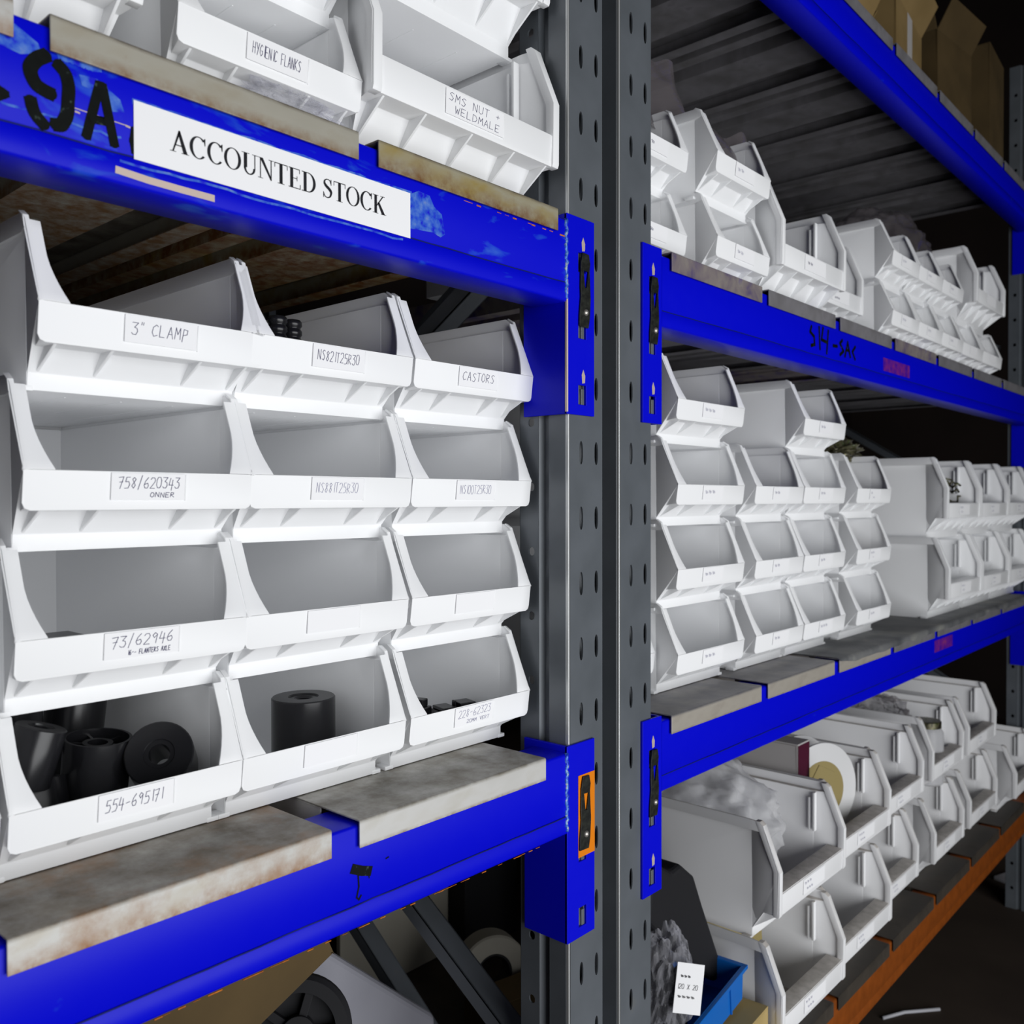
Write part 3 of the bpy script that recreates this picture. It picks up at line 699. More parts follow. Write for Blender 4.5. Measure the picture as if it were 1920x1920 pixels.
for (x0, x1, z, wd) in ((-.46, -.36, .1985, .0016), (-.36, -.10, .1832, .0018), (-.35, -.09, .2275, .0040), (-.40, -.375, .2420, .006)):
    n = 22; ribbon(b, [(x0 + (x1 - x0) * i / n, z + random.uniform(-.0009, .0009)) for i in range(n + 1)], wd, -.0002)
def patch(pts, y=-.0003): b.quad(*[(x, y, z) for x, z in pts])
patch([(-.0905, .2275), (-.080, .2330), (-.066, .2320), (-.060, .2230), (-.050, .2180), (-.0480, .2080), (-.046, .2000), (-.052, .1960), (-.062, .1985), (-.0905, .1960)])
patch([(-.446, .2500), (-.432, .2530), (-.414, .2440), (-.412, .2380), (-.425, .2330), (-.446, .2360)])
patch([(-.388, .2330), (-.376, .2340), (-.360, .2250), (-.357, .2170), (-.366, .2150), (-.372, .2250), (-.386, .2260)])
link('scuff_marks', b.mesh('scuff_marks'), M['scuff'], bl1)
marks('paint_drip', [([(-.1585, -.3760), (-.1500, -.3800), (-.1414, -.3828)], .0085), ([(-.1540, -.3800), (-.1530, -.3930), (-.1555, -.4020), (-.1530, -.4045), (-.1505, -.4015)], .0016), ([(-.1420, -.383), (-.1415, -.389)], .001), ([(-.122, -.3775), (-.119, -.3770)], .0012)], 'stencil', bl2)
st = []
for pts in ([(.795, .232), (.790, .223), (.806, .217), (.808, .204), (.795, .201)], [(.826, .235), (.830, .200)], [(.842, .236), (.836, .216), (.860, .214)], [(.864, .234), (.858, .196)],
            [(.886, .212), (.902, .213)], [(.925, .226), (.915, .220), (.931, .208), (.916, .200)], [(.938, .200), (.950, .226), (.962, .202), (.955, .212), (.944, .212)], [(.985, .222), (.972, .212), (.984, .200)]):
    st.append((pts, .0058))
marks('stencil_marking', st, 'stencil', br1)
for par, x0, x1, z0, z1 in ((br1, 1.128, 1.278, .195, .220), (br2, 1.450, 1.580, -.392, -.366)):
    link('sticker', MB().box(x0, x1, -.0006, .0002, z0, z1).mesh('sticker'), M['sticker'], par)

# ------------------------------------------------------------------ decks
def deck_mesh(W_, depth=.92):
    b = MB(); lip = .0245; h = W_ / 2
    b.box(-h, h, 0, depth, -.0016, 0)
    b.box(-h, h, -.0030, -.0012, -lip, -.0012)
    b.prism([(-.003, -.0016), (-.0024, -.0004), (-.0010, 0), (0, 0), (0, -.0016)], 0, -h, h)
    for s in (-1, 1):
        a, c = (h - .0016, h) if s > 0 else (-h, -h + .0016)
        b.box(a, c, .054, depth, -.034, -.0016)
        a, c = (h - .026, h) if s > 0 else (-h, -h + .026)
        b.box(a, c, .056, depth, -.0356, -.034)
    b.box(-.05, .05, .056, depth, -.032, -.0305); b.box(-.05, -.0485, .056, depth, -.0305, -.0016); b.box(.0485, .05, .056, depth, -.0305, -.0016)
    return b.mesh('deck_panel', bevel=.0005)
_dm = {}
def deck(x0, x1, z, mt, label, group, tilt=0):
    W_ = round(x1 - x0, 3)
    if (W_, mt) not in _dm:
        _dm[(W_, mt)] = deck_mesh(W_); _dm[(W_, mt)].materials.append(M[mt])
    o = link('deck_panel', _dm[(W_, mt)], None, None, ((x0 + x1) / 2, -.0012, z - .0004), (0, tilt, 0))
    return tag(o, label, 'steel deck panel', group)
G = 'steel deck panels of the near bay'
deck(-.684, -.430, Z1, 'rusty', 'rusty deck panel tip at the top left corner of the near upper shelf', G)
deck(-.4076, -.1530, Z1, 'beige_steel', 'grey-beige deck panel edge above the stencilled marks', G)
deck(-.1305, .1225, Z1, 'yellowed', 'yellow rust-stained deck panel under the SMS NUT bin', G)
deck(-.725, -.470, Z2, 'galv', 'grey deck panel at the left photo edge of the near lower shelf', G)
deck(-.4385, -.1850, Z2, 'rusty', 'rust-stained deck panel under the bin of black rollers', G)
deck(-.1545, .1000, Z2, 'galv', 'grey deck panel under the CASTORS column', G)
G = 'steel deck panels of the right bay'
lv = [(Z1, 'upper deck'), (Z2, 'middle deck'), (Z3, 'overhead deck'), (Z0, 'bottom deck')]
wn = ['blue-stained', 'grey', 'dark', 'dull', 'pale', 'plain', 'far']
ordn = ['first', 'second', 'third', 'fourth', 'fifth', 'sixth', 'seventh']
for z, nm in lv:
    for k in range(7):
        mt = 'dull'
        if z == Z2: mt = 'dusty_steel' if k < 3 else 'dull'
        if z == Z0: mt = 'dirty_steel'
        if z == Z1: mt = ('stained', 'dull', 'dull', 'stained', 'dull', 'dull', 'dull')[k]
        x0 = .356 + .2765 * k
        deck(x0, x0 + .254, z, mt, '%s deck panel, %s to the right of the grey upright, %s' % ({'stained': 'blue-stained', 'dusty_steel': 'dusty grey', 'dirty_steel': 'dirty brown'}.get(mt, 'dull grey'), ordn[k], nm), G)

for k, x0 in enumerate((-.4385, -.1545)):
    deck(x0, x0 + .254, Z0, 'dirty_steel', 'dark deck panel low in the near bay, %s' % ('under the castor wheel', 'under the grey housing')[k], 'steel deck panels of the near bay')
def mat_sheet():
    from mathutils import noise
    bm = bmesh.new(); n = 120; prof = []
    rows = []
    for i in range(n + 1):
        x = .905 + (2.30 - .905) * i / n
        dr = .010 + .012 * noise.noise(Vector((x * 5, 1, 0))) + .006 * noise.noise(Vector((x * 14, 4, 0)))
        dr = max(.002, dr) * min(1, i / 8 + .2)
        pr = [(.20, .0006), (.06, .0008), (.02, .0016 + .0012 * noise.noise(Vector((x * 9, 0, 3)))), (-.001, .0012), (-.0062, -.0015), (-.0068, -.002 - dr * .5), (-.0066, -.002 - dr)]
        rows.append([bm.verts.new((x, y, Z2 + z)) for y, z in pr])
    for i in range(n):
        for j in range(6): bm.faces.new((rows[i][j], rows[i + 1][j], rows[i + 1][j + 1], rows[i][j + 1]))
    me = bpy.data.meshes.new('rubber_mat'); bm.to_mesh(me); bm.free()
    for p in me.polygons: p.use_smooth = True
    o = link('rubber_mat', me, M['dustmat']); tag(o, 'grey dusty sheet drooping over the front of the middle deck, right bay', 'sheet')
M['dustmat'] = noisy('dusty_grey_sheet', [(.3, '4e5053'), (.55, '6a6b6c'), (.75, '85857f')], 12, 9, (.5, .7), 0, .3, .8)
mat_sheet()

# ------------------------------------------------------------------ printed sign
def serif(b, ch, x, z, H):
    """Times-like capital in the xz plane; returns advance"""
    th, tn, sf = .155, .045, .030
    def R_(x0, z0, x1, z1): b.quad((x + x0 * H, 0, z + z0 * H), (x + x1 * H, 0, z + z0 * H), (x + x1 * H, 0, z + z1 * H), (x + x0 * H, 0, z + z1 * H))
    def Q_(*p): b.quad(*[(x + a * H, 0, z + c * H) for a, c in p])
    def arc(cx_, cz_, ro, rz, a0, a1, fx, fz, n=28):
        for i in range(n):
            t0, t1 = a0 + (a1 - a0) * i / n, a0 + (a1 - a0) * (i + 1) / n
            Q_((cx_ + ro * math.cos(t0), cz_ + rz * math.sin(t0)), (cx_ + ro * math.cos(t1), cz_ + rz * math.sin(t1)),
               (cx_ + (ro - fx) * math.cos(t1), cz_ + (rz - fz) * math.sin(t1)), (cx_ + (ro - fx) * math.cos(t0), cz_ + (rz - fz) * math.sin(t0)))
    r = math.radians
    if ch == 'A':
        Q_((.09, 0), (.15, 0), (.43, .92), (.36, 1.0)); Q_((.36, 1.0), (.42, 1.0), (.74, 0), (.56, 0), (.35, .80))
        R_(.20, .30, .54, .35); R_(0, 0, .25, sf); R_(.48, 0, .80, sf); return .80
    if ch == 'C':
        arc(.40, .5, .38, .515, r(42), r(318), .14, .045); Q_((.62, .93), (.68, 1.0), (.70, 1.0), (.70, .66), (.67, .66)); return .76
    if ch == 'O': arc(.40, .5, .39, .515, 0, r(360), .13, .04, 40); return .82
    if ch == 'U':
        R_(.10, .30, .10 + th, 1); R_(.60, .30, .645, 1); arc(.3725, .32, .2725, .34, r(180), r(360), .10, .06)
        R_(0, 1 - sf, .36, 1); R_(.50, 1 - sf, .75, 1); return .77
    if ch == 'N':
        R_(.10, 0, .145, 1); R_(.62, 0, .665, 1); Q_((.08, 1), (.24, 1), (.665, .10), (.665, 0), (.62, 0)); R_(0, 0, .25, sf); R_(.52, 1 - sf, .77, 1); R_(0, 1 - sf, .14, 1); return .79
    if ch == 'T':
        R_(.27, 0, .27 + th, 1); R_(.02, .955, .68, 1); R_(.02, .76, .05, 1); R_(.65, .76, .68, 1); R_(.18, 0, .52, sf); return .71
    if ch == 'E':
        R_(.10, 0, .10 + th, 1); R_(.02, 0, .62, sf + .012); R_(.02, 1 - sf - .012, .60, 1); R_(.2, .48, .46, .52); R_(.44, .38, .47, .62); R_(.57, .78, .60, 1); R_(.60, 0, .635, .24); return .70
    if ch == 'D':
        R_(.10, 0, .10 + th, 1); R_(0, 0, .36, sf + .01); R_(0, 1 - sf - .01, .36, 1); arc(.34, .5, .40, .5, r(-90), r(90), .14, .042); return .79
    if ch == 'S':
        pts = dense([(.46, .80), (.40, .93), (.27, .97), (.14, .90), (.11, .76), (.20, .62), (.38, .48), (.47, .33), (.42, .12), (.28, .03), (.13, .08), (.06, .24)], 5)
        n = len(pts)
        for i in range(n - 1):
            t = i / n; wd = .045 + .11 * math.exp(-((t - .5) / .17) ** 2)
            ribbon(b, [(x + pts[i][0] * H, z + pts[i][1] * H), (x + pts[i + 1][0] * H, z + pts[i + 1][1] * H)], wd * H)
        Q_((.45, 1.0), (.49, 1.0), (.49, .70), (.46, .70)); Q_((.04, .30), (.07, .30), (.07, 0), (.04, 0)); return .60
    if ch == 'K':
        R_(.10, 0, .10 + th, 1); R_(0, 0, .34, sf); R_(0, 1 - sf, .34, 1); Q_((.20, .40), (.26, .40), (.64, .97), (.57, .97)); Q_((.28, .58), (.40, .64), (.76, 0), (.56, 0))
        R_(.46, 1 - sf, .72, 1); R_(.50, 0, .82, sf); return .84
    return .32
sg = link('paper_sign', MB().box(-.3507, -.0908, -.0009, -.0004, .1866, .2280).mesh('paper_sign'), M['card'])
tag(sg, 'white paper sign printed ACCOUNTED STOCK on the blue beam', 'sign')
b = MB(); xx = 0; HH = 1.0
probe = MB(); tot = 0
for ch in 'ACCOUNTED STOCK': tot += serif(probe, ch, tot, 0, 1.0)
b = MB(); Hc = .0162; sx = .2045 / (tot * Hc); xx = 0
for ch in 'ACCOUNTED STOCK':
    n0 = len(b.v); adv = serif(b, ch, 0, 0, Hc)
    for q in range(n0, len(b.v)): v = b.v[q]; b.v[q] = (v[0] * sx + xx, v[1], v[2])
    xx += adv * Hc * sx
lt = link('lettering', b.mesh('lettering'), M['print'], sg, (-.3240, -.00115, .2003))

# ------------------------------------------------------------------ black parts in the near bins
def roller_mesh(r, h, hub, spokes=0, wall=.0022):
    b = MB()
    if spokes:
        b.lathe([(r, 0), (r, h), (r - wall, h), (r - wall, .006), (r - wall, 0)], 40, close=True)
        b.lathe([(hub + .004, 0), (hub + .004, h * .92), (hub, h * .92), (hub, 0)], 24, close=True)
        for k in range(spokes):
            Mx = Matrix.Rotation(2 * math.pi * k / spokes, 4, 'Z'); b.box(hub + .003, r - .001, -.001, .001, 0, h * .9, Mx)
        b.lathe([(hub + .002, .004), (r - .001, .004), (r - .001, .006), (hub + .002, .006)], 40, close=True)
    else:
        b.lathe([(hub, 0), (r - .001, 0), (r, .001), (r, h - .001), (r - .001, h), (hub + .004, h), (hub + .0035, h - .0015), (hub, h - .0015)], 40, close=True)
    return autosmooth(b.mesh('black_roller'), 30)
RA = roller_mesh(.0265, .056, .008, 6); RB = roller_mesh(.0275, .050, .0085); RC = roller_mesh(.0190, .046, .006)
G = 'black rollers in the bin marked 554-695171'
zb1 = Z2 + .0035
items = [(RC, (-.3830, .122, zb1 + .055), (math.radians(4), math.radians(16), 0), 'glossy black roller leaning at the left of the roller bin'),
         (RA, (-.3220, .140, zb1 + .022), (math.radians(6), 0, .4), 'black spoked roller standing open end up in the middle of the roller bin'),
         (RB, (-.2640, .128, zb1 + .040), (math.radians(60), 0, math.radians(-34)), 'black roller showing its flat end face and bore, right in the roller bin'),
         (RA, (-.3560, .225, zb1 + .058), (math.radians(8), math.radians(-6), 0), 'black roller at the back left of the roller bin, under the bin above'),
         (RA, (-.2950, .245, zb1 + .060), (math.radians(-4), math.radians(9), 0), 'black roller tipped at the back of the roller bin behind the spoked one'),
         (RB, (-.3700, .130, zb1 + .001), (math.radians(-20), 0, 0), 'black roller low at the front left corner of the roller bin'),
         (RA, (-.2950, .245, zb1), (0, 0, 0), 'black roller buried at the back of the roller bin floor')]
for me, loc, rot, l in items:
    tag(link('black_roller', me, M['black'], None, loc, rot), l, 'roller', G)
cyl = MB().lathe([(.007, .004), (.007, .071), (.0095, .073), (.0145, .073), (.0155, .0745), (.0310, .0745), (.0322, .0733), (.0322, .001), (.0312, 0), (.007, 0)], 48)
tag(link('black_cylinder', autosmooth(cyl.mesh('black_cylinder'), 35), M['black'], None, (-.1040, .150, Z2 + .0035)), 'upright black cylinder with a hole in its top, alone in its bin', 'cylinder')
G = 'black blocks in the bin marked 228-62323'
for loc, rz, sz, l in (((.040, .140, Z2 + .0035), .3, (.034, .026, .048), 'tall black block at the left in the bin marked 228-62323'),
                       ((.094, .130, Z2 + .0035), -.25, (.050, .030, .038), 'notched black block in the middle of the bin marked 228-62323')):
    b = MB(); b.box(-sz[0] / 2, sz[0] / 2, -sz[1] / 2, sz[1] / 2, 0, sz[2] * .82)
    b.box(-sz[0] / 2 + .002, -.004, -sz[1] / 2 + .002, sz[1] / 2 - .002, sz[2] * .82, sz[2] * .93)
    b.box(.002, sz[0] / 2 - .002, -sz[1] / 2 + .004, sz[1] / 2 - .004, sz[2] * .82, sz[2]); b.box(-.002, .0005, -.004, .004, sz[2] * .8, sz[2] * 1.06)
    tag(link('black_block', b.mesh('black_block', bevel=.0012), M['black'], None, loc, (0, 0, rz)), l, 'block', G)
b = MB().box(-.030, .030, -.03, .03, 0, .034); b.box(-.028, .010, -.02, .02, .034, .045); b.box(.010, .028, -.03, -.024, .034, .041)
tag(link('black_bracket', b.mesh('black_bracket', bevel=.002), M['black'], None, (-.338, .150, Z2 + PL + .003)), 'flat black bracket lying in the bin marked 73/62946', 'bracket')
G = 'ridged black tubes in the bin marked NS821T25R30'
for i in range(4):
    b = MB(); prof = []
    for k in range(11): prof += [(.0085, k * .009), (.0100, k * .009 + .002), (.0100, k * .009 + .006), (.0085, k * .009 + .008)]
    prof = [(.004, 0)] + prof + [(.004, .099)]
    b.lathe(prof, 20)
    tag(link('ridged_tube', autosmooth(b.mesh('ridged_tube'), 40), M['black'], None, (-.176 + .0215 * i, .150 + .006 * (i % 2), Z2 + 3 * PL + .0035)),
        'ridged black tube, %s from the left in the NS821T25R30 bin' % ('first', 'second', 'third', 'fourth')[i], 'tube', G)

# ------------------------------------------------------------------ bags, wrap and loose goods
def blob(name, mt, loc, size, label, cat, seed=0, rough=.30, freq=3.0, parent=None, rot=(0, 0, 0), flat=.0, sharp=True):
    bm = bmesh.new(); bmesh.ops.create_icosphere(bm, subdivisions=5, radius=1)
    from mathutils import noise
    for v in bm.verts:
        p = v.co * freq + Vector((seed * 7.3, seed * 3.1, seed))
        d = noise.noise(p) * rough + noise.noise(p * 2.7) * rough * .55 + noise.noise(p * 6.5) * rough * .08 + (abs(noise.noise(p * 1.6)) - .2) * rough * .8
        v.co *= 1 + d
        if v.co.z < flat - 1: v.co.z = flat - 1
    for v in bm.verts: v.co = Vector((v.co.x * size[0], v.co.y * size[1], v.co.z * size[2]))
    lo = min(v.co.z for v in bm.verts)
    for v in bm.verts: v.co.z -= lo
    me = bpy.data.meshes.new(name); bm.to_mesh(me); bm.free()
    for p in me.polygons: p.use_smooth = not sharp
    o = link(name, me, M[mt], parent, loc, rot)
    if label: tag(o, label, cat)
    return o

def sheet(name, mt, loc, corners, label, cat, seed=0, amp=.01, n=18, freq=14, pull=None):
    """crumpled film sheet spanned between four corners (closed front and back, 1 mm apart)"""
    from mathutils import noise
    a, b_, c, d = [Vector(p) for p in corners]; bm = bmesh.new(); g = []
    for i in range(n + 1):
        row = []
        for j in range(n + 1):
            u, v = i / n, j / n
            p = (a * (1 - u) + b_ * u) * (1 - v) + (d * (1 - u) + c * u) * v
            q = p * freq + Vector((seed * 3.3, seed, 0))
            p = p + Vector((noise.noise(q), noise.noise(q + Vector((9, 0, 0))), noise.noise(q + Vector((0, 9, 0))))) * amp
            row.append(bm.verts.new(p))
        g.append(row)
    for i in range(n):
        for j in range(n): bm.faces.new((g[i][j], g[i + 1][j], g[i + 1][j + 1], g[i][j + 1]))
    me = bpy.data.meshes.new(name); bm.to_mesh(me); bm.free()
    o = link(name, me, M[mt], None, loc)
    md = o.modifiers.new('s', 'SOLIDIFY'); md.thickness = .0006
    return tag(o, label, cat)

blob('plastic_bag', 'film', (.020, .13, Z1 + .004), (.075, .055, .062), 'crinkled clear plastic bag in the SMS NUT bin', 'plastic bag', 3, .28, 2.6)
blob('plastic_bag', 'film', (-.196, .036, Z1 + .0005), (.042, .010, .017), 'clear plastic bag hanging below the HYGIENIC FLANKS bin', 'plastic bag', 5, .4, 3)
sheet('plastic_bag', 'smoky', (0, 0, 0), [(.38, .10, .50), (.575, .10, .495), (.560, .12, .620), (.38, .12, .600)], 'clear plastic bag standing out of the bin behind the right upright', 'plastic bag', 2, .020, 22, 16)
sheet('plastic_bag', 'smoky', (0, 0, 0), [(.53, .05, .470), (.68, .07, .475), (.735, .09, .555), (.57, .08, .505)], 'crumpled clear bag spilling from the second-column bin, upper shelf', 'plastic bag', 4, .020, 22, 18)
blob('bubble_wrap', 'smoky', (1.68, .20, Z1 + 2 * PL - .05), (.22, .10, .105), 'dome of bubble wrap behind the top row of the upper shelf', 'bubble wrap', 6, .12, 3, sharp=False)
blob('plastic_bag', 'film', (.965, .150, Z2 + PL + .003), (.055, .045, .040), 'crumpled clear bag inside the third-column bin, middle shelf', 'plastic bag', 8, .3, 2.5)
fb = blob('fittings_bag', 'film', (1.205, .150, Z2 + PL + .003), (.052, .045, .042), 'clear bag of brown fittings in the fourth-column bin', 'plastic bag', 9, .25, 2.5)
blob('fittings', 'brass', (0, -.004, .002), (.034, .030, .028), None, None, 10, .4, 4, fb)
tag(link('small_block', MB().box(-.018, .018, -.008, .008, 0, .011).mesh('small_block', bevel=.001), M['matt_black'], None, (1.215, .120, Z2 + 2 * PL + .026), (0, -.5, .2)), 'small black block inside the fourth-column bin', 'block')
rg = MB().lathe([(.012 + .003 * math.cos(a), .003 * math.sin(a)) for a in [2 * math.pi * i / 8 for i in range(8)]], 20, close=True)
tag(link('dark_ring', rg.mesh('dark_ring', smooth=True), M['matt_black'], None, (.528, .105, Z2 + PL + .052), (.9, .2, 0)), 'small dark ring in the bin next to the right upright', 'ring')
sheet('plastic_bag', 'milky', (0, 0, 0), [(.50, .12, -.19), (.60, .12, -.19), (.60, .30, -.165), (.50, .30, -.15)], 'milky plastic bag lying in the bin with the small dark ring', 'plastic bag', 14, .008)
b = MB(); rnd = random.Random(3)
for i in range(26):
    x, y, z = rnd.uniform(-.085, .085), rnd.uniform(-.04, .05), rnd.uniform(0, .065)
    a, e = rnd.uniform(0, 3.14), rnd.uniform(-.5, .5)
    pts = [Vector((x, y, z)) + Matrix.Rotation(a, 3, 'Z') @ Matrix.Rotation(e, 3, 'Y') @ Vector((t * .0075, .0075 * math.sin(t * 1.9), .0075 * math.cos(t * 1.9))) for t in range(-4, 5)]
    b.tube(pts, .0028, 5)
tag(link('oily_springs', b.mesh('oily_springs', smooth=True), M['spring'], None, (1.700, .090, Z2 + PX + .082)), 'clump of oily dark springs in the large bin, middle shelf', 'springs', None, 'stuff')
blob('spring_bag', 'spring', (1.700, .13, Z2 + PX + .004), (.09, .055, .05), 'dark greasy sack under the oily springs', 'sack', 12, .25, 3)
# dark clutter behind the bins on the middle shelf of the right bay
blob('striped_bag', 'spring', (1.28, .17, Z2 + 3 * PL - .018), (.12, .05, .035), 'black and white striped plastic bag on the back edge of the fourth column', 'plastic bag', 15, .35, 4)
blob('plastic_bag', 'milky', (1.95, .55, Z2 + .002), (.12, .12, .22), 'dim plastic bag standing behind the large far bins, middle shelf', 'plastic bag', 16, .25, 2)
blob('plastic_bag', 'smoky', (1.60, .62, Z2 + .002), (.14, .10, .22), 'dim wrapped bundle in the dark behind the fourth column', 'bundle', 17, .25, 2)
def carton(name, mt, loc, size, rot, label, cat='cardboard box', flaps=True, group=None, tape=None, fl=.48):
    sx_, sy_, sz_ = size; t = .004
    r0 = empty(name, loc, rot); tag(r0, label, cat, group)
    b = MB(); b.box(-sx_ / 2, sx_ / 2, -sy_ / 2, -sy_ / 2 + t, 0, sz_); b.box(-sx_ / 2, sx_ / 2, sy_ / 2 - t, sy_ / 2, 0, sz_)
    b.box(-sx_ / 2, -sx_ / 2 + t, -sy_ / 2 + t, sy_ / 2 - t, 0, sz_); b.box(sx_ / 2 - t, sx_ / 2, -sy_ / 2 + t, sy_ / 2 - t, 0, sz_); b.box(-sx_ / 2, sx_ / 2, -sy_ / 2, sy_ / 2, 0, t)
    link('carton_body', b.mesh('carton_body', bevel=.001), M[mt], r0)
    if flaps:
        for s, ang in ((-1, 2.1), (1, 1.9)):
            Mx = Matrix.Translation((0, s * (sy_ / 2 - .002), sz_)) @ Matrix.Rotation(s * -(ang - math.pi / 2), 4, 'X')
            link('flap', MB().box(-sx_ / 2 + .002, sx_ / 2 - .002, -.0015, .0015, 0, sy_ * fl, Mx).mesh('flap', bevel=.0005), M[mt], r0)
        for s, ang in ((-1, .5), (1, .7)):
            Mx = Matrix.Translation((s * (sx_ / 2 - .002), 0, sz_)) @ Matrix.Rotation(s * ang, 4, 'Y')
            link('flap', MB().box(-.0015, .0015, -sy_ / 2 + .002, sy_ / 2 - .002, 0, sy_ * fl, Mx).mesh('flap', bevel=.0005), M[mt], r0)
    else:
        b = MB(); b.box(-sx_ / 2, sx_ / 2, -sy_ / 2, -.001, sz_, sz_ + .003); b.box(-sx_ / 2, sx_ / 2, .001, sy_ / 2, sz_, sz_ + .003)
        link('lid', b.mesh('lid', bevel=.0006), M[mt], r0)
    if tape: link('tape', MB().box(-.024, .024, -sy_ / 2 - .0006, -sy_ / 2, sz_ * .3, sz_).mesh('tape'), M[tape], r0)
    return r0
carton('carton', 'brown_card', (2.20, .60, Z2), (.30, .30, .30), (0, 0, .1), 'dim closed carton in the dark at the far back of the middle shelf', 'cardboard box', False)
# boxes on the overhead deck
G = 'cardboard boxes on the overhead deck'
carton('carton', 'old_card', (1.24, .26, Z3), (.26, .26, .13), (0, 0, -.12), 'open tan carton overhead, nearest at the top of the photo', group=G, fl=.3)
carton('carton', 'old_card', (1.60, .24, Z3), (.26, .26, .26), (0, 0, .10), 'tall open carton overhead with a pale tape strip', group=G, tape='pack', fl=.3)
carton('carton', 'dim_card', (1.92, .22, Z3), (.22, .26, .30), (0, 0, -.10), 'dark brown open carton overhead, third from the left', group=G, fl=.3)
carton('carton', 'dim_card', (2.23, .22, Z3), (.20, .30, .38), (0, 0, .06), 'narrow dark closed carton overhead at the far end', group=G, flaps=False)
# bottom shelf contents
blob('bubble_wrap', 'milky', (.772, .200, Z0 + PX + .012), (.112, .150, .108), 'roll of bubble wrap heaped in the nearest top-row bin, bottom shelf', 'bubble wrap', 20, .14, 3, sharp=False)
carton('flat_carton', 'pack', (.940, .150, Z0 + PX + .003), (.048, .15, .238), (0, 0, .0), 'narrow grey carton with a maroon edge, beside the white spool', 'box', False, None, 'maroon')
tag(link('card_flap', MB().box(-.018, .018, -.001, .001, 0, .05).mesh('card_flap', bevel=.0004), M['tan'], None, (.955, .060, Z0 + PX + .150), (.1, .45, -.6)), 'tan cardboard flap sticking up beside the bubble wrap', 'cardboard')
sp = empty('cable_spool', (1.060, .118, Z0 + PX + .125), (math.radians(90), 0, math.radians(-22))); tag(sp, 'white plastic spool standing on edge in the second top-row bin', 'spool')
for z0, z1 in ((-.034, -.028), (.028, .034)):
    link('flange', autosmooth(MB().lathe([(.030, z0), (.090, z0), (.093, z0 + .001), (.093, z1 - .001), (.090, z1), (.030, z1)], 56, close=True).mesh('flange'), 40), M['spool'], sp)
link('core', autosmooth(MB().lathe([(.024, -.0345), (.058, -.0345), (.058, .0345), (.024, .0345)], 48, close=True).mesh('core'), 40), M['tan'], sp)
blob('clear_bag', 'smoky', (1.575, .180, Z0 + PX + .05), (.058, .10, .085), 'grey clear bag standing out of the back of the clear jar bin', 'plastic bag', 22, .2, 3)
jr = empty('clear_jar', (1.645, .075, Z0 + PX + .004)); tag(jr, 'shiny clear jar at the front of the fourth top-row bin', 'jar')
link('jar_body', autosmooth(MB().lathe([(.0, 0), (.034, 0), (.038, .004), (.038, .125), (.030, .138), (.028, .138), (.036, .123), (.036, .005), (.0, .003)], 32).mesh('jar_body'), 40), M['milky'], jr)
link('jar_lid', autosmooth(MB().lathe([(0, .152), (.031, .152), (.033, .150), (.033, .136), (.031, .136)], 32).mesh('jar_lid'), 40), M['spring'], jr)
tag(link('tan_board', MB().box(-.09, .09, -.0015, .0015, 0, .150).mesh('tan_board', bevel=.0006), M['tan'], None, (.735, .145, Z0 + .0045), (-.12, 0, -.75)), 'tan board leaning inside the nearest low bin', 'board')
for x, y, l in ((.785, .15, 'dark bundle at the bottom of the nearest low bin'), (1.04, .15, 'dark bundle at the bottom of the second low bin')):
    blob('dark_bundle', 'matt_black', (x, y, Z0 + .004), (.075, .06, .035), l, 'bundle', int(x * 10), .25, 3)
# goods in front of the upright on the bottom deck
b = MB()
b.prism([(.425, -.565), (.480, -.596), (.505, -.592), (.543, -.622), (.568, -.673), (.634, -.800), (.610, -.812), (.498, -.724), (.413, -.647)], 1, .070, .150)
tag(link('black_sack', b.mesh('black_sack', bevel=.008, segs=3), M['matt_black']), 'black plastic sack slumped between the right upright and the big bins', 'sack')
carton('low_carton', 'cardboard', (.525, .065, Z0), (.215, .150, .095), (0, 0, math.radians(4)), 'tan carton on the bottom deck under the blue tray', 'cardboard box', False)
tb = empty('parts_tray', (.505, .068, Z0 + .099), (0, math.radians(-5), math.radians(4))); tag(tb, 'bright blue plastic tray holding bagged parts, bottom shelf', 'tray')
b = MB()
for q in (-1, 1): b.prism([(-.105, 0), (.105, 0), (.112, .050), (-.112, .050)], 1, q * .046 - .0015, q * .046 + .0015)
b.box(-.105, .105, -.046, .046, 0, .003); b.prism([(.104, 0), (.107, 0), (.114, .050), (.110, .050)], 1, -.046, .046); b.prism([(-.107, 0), (-.104, 0), (-.110, .050), (-.114, .050)], 1, -.046, .046)
link('tray_body', b.mesh('tray_body', bevel=.0012), M['light_blue'], tb)
b = MB(); b.box(-.113, .1145, -.0525, -.0470, .044, .050); b.box(.112, .118, -.0525, .0525, .044, .050); b.box(-.04, -.037, -.0500, -.0470, .0, .044); b.box(.06, .063, -.0500, -.0470, .0, .044)
link('tray_rim', b.mesh('tray_rim', bevel=.0006), M['light_blue'], tb)
pb = blob('parts_bag', 'film', (.450, .068, Z0 + .106), (.048, .040, .080), 'clear bag of dark parts with a white tag, in the blue tray', 'plastic bag', 31, .24, 2.2)
blob('dark_parts', 'matt_black', (.008, 0, .004), (.034, .030, .045), None, None, 32, .35, 3.5, pb)
tgo = link('paper_tag', MB().box(-.021, .021, -.0008, 0, -.032, .032).mesh('paper_tag'), M['card'], pb, (-.014, -.050, .094), (math.radians(-14), math.radians(14), math.radians(-34)))
b = MB(); write(b, '~~~', -.015, .012, .006, .0005); write(b, '120 X 20', -.018, -.001, .006, .0005, fit=.034); write(b, '~~~~', -.017, -.014, .006, .0005, fit=.03)
bt = b.mesh('tag_writing'); bt.materials.append(M['print']); link('tag_writing', bt, None, tgo, (0, -.0012, 0))
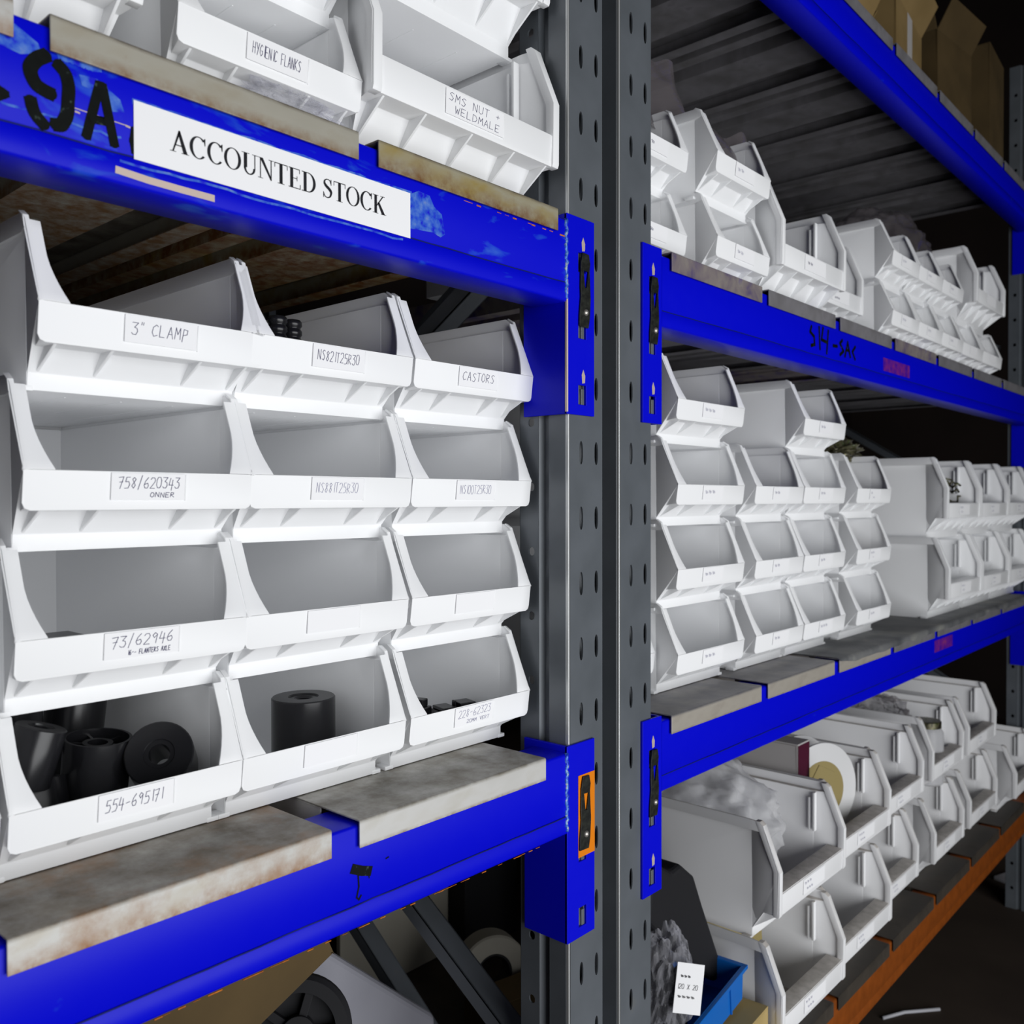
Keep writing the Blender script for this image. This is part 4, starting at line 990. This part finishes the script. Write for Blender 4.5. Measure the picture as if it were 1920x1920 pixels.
sheet('white_sheet', 'card', (0, 0, 0), [(.47, .16, -.76), (.545, .16, -.765), (.54, .17, -.70), (.46, .17, -.69)], 'crumpled white sheet poking out below the black sack', 'paper', 40, .006, 10)

# ------------------------------------------------------------------ under the near bay
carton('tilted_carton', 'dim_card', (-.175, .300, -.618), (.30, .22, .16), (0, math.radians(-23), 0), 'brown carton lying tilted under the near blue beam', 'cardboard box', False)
b = MB().prism([(.028, -.646), (.062, -.639), (.258, -.812), (.258, -.930), (-.035, -.930), (-.035, -.720)], 1, .335, .470)
tag(link('plastic_housing', b.mesh('plastic_housing', bevel=.010, segs=3), M['grey_plastic']), 'pale grey plastic housing slanting under the near beam', 'housing')
wh = empty('castor_wheel', (-.035, .262, -.678), (math.radians(72), 0, math.radians(-36))); tag(wh, 'black spoked wheel in front of the pale grey housing', 'wheel')
link('tyre', autosmooth(MB().lathe([(.044, -.012), (.058, -.012), (.063, -.007), (.063, .007), (.058, .012), (.044, .012)], 48, close=True).mesh('tyre'), 40), M['matt_black'], wh)
b = MB().lathe([(.008, -.012), (.020, -.012), (.020, .014), (.008, .014)], 32, close=True)
for k in range(5): b.box(.018, .046, -.005, .005, -.008, .008, Matrix.Rotation(2 * math.pi * k / 5, 4, 'Z'))
b.lathe([(.019, -.008), (.046, -.008), (.046, -.005), (.019, -.005)], 40, close=True)
link('hub', b.mesh('hub', bevel=.0008), M['matt_black'], wh)
b = MB().box(-.13, .13, 0, .012, 0, .40); tag(link('beige_board', b.mesh('beige_board', bevel=.002), M['beige'], None, (.435, .625, Z0)), 'pale beige board standing at the back, seen under the near beam', 'board')
b = MB().box(-.075, .075, 0, .08, 0, .19); tag(link('black_box', b.mesh('black_box', bevel=.003), M['matt_black'], None, (.640, .58, Z0)), 'black box in the dark left of the blue end plate', 'box')
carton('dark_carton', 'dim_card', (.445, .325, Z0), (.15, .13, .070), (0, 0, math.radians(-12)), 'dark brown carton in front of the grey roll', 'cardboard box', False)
rl = empty('tape_roll', (.486, .440, Z0 + .062), (math.radians(84), 0, math.radians(-28))); tag(rl, 'dusty grey roll with a dark core behind the braces', 'roll')
link('roll_body', autosmooth(MB().lathe([(.032, -.022), (.059, -.022), (.062, -.019), (.062, .019), (.059, .022), (.032, .022)], 48, close=True).mesh('roll_body'), 40), M['beige'], rl)
link('roll_core', autosmooth(MB().lathe([(.028, -.020), (.032, -.020), (.032, .020), (.028, .020)], 40, close=True).mesh('roll_core'), 40), M['matt_black'], rl)

# ------------------------------------------------------------------ floor things by the right bay
tag(link('red_crate', MB().box(0, .5, 0, .4, 0, .16).mesh('red_crate', bevel=.01), M['red'], None, (2.95, .05, -1.30)), 'dark red crate on the floor at the right photo edge', 'crate')
tag(link('white_strip', MB().box(0, .55, 0, .10, 0, .012).mesh('white_strip', bevel=.002), M['polystyrene'], None, (2.56, .06, -1.30), (0, 0, -.35)), 'pale strip of board lying on the floor by the red crate', 'board')
tag(link('white_rod', MB().tube([(0, 0, .004), (.06, -.03, .004), (.13, -.09, .004)], .004).mesh('white_rod', smooth=True), M['polystyrene'], None, (1.54, .14, -1.30)), 'thin white rod on the floor at the photo bottom', 'rod')
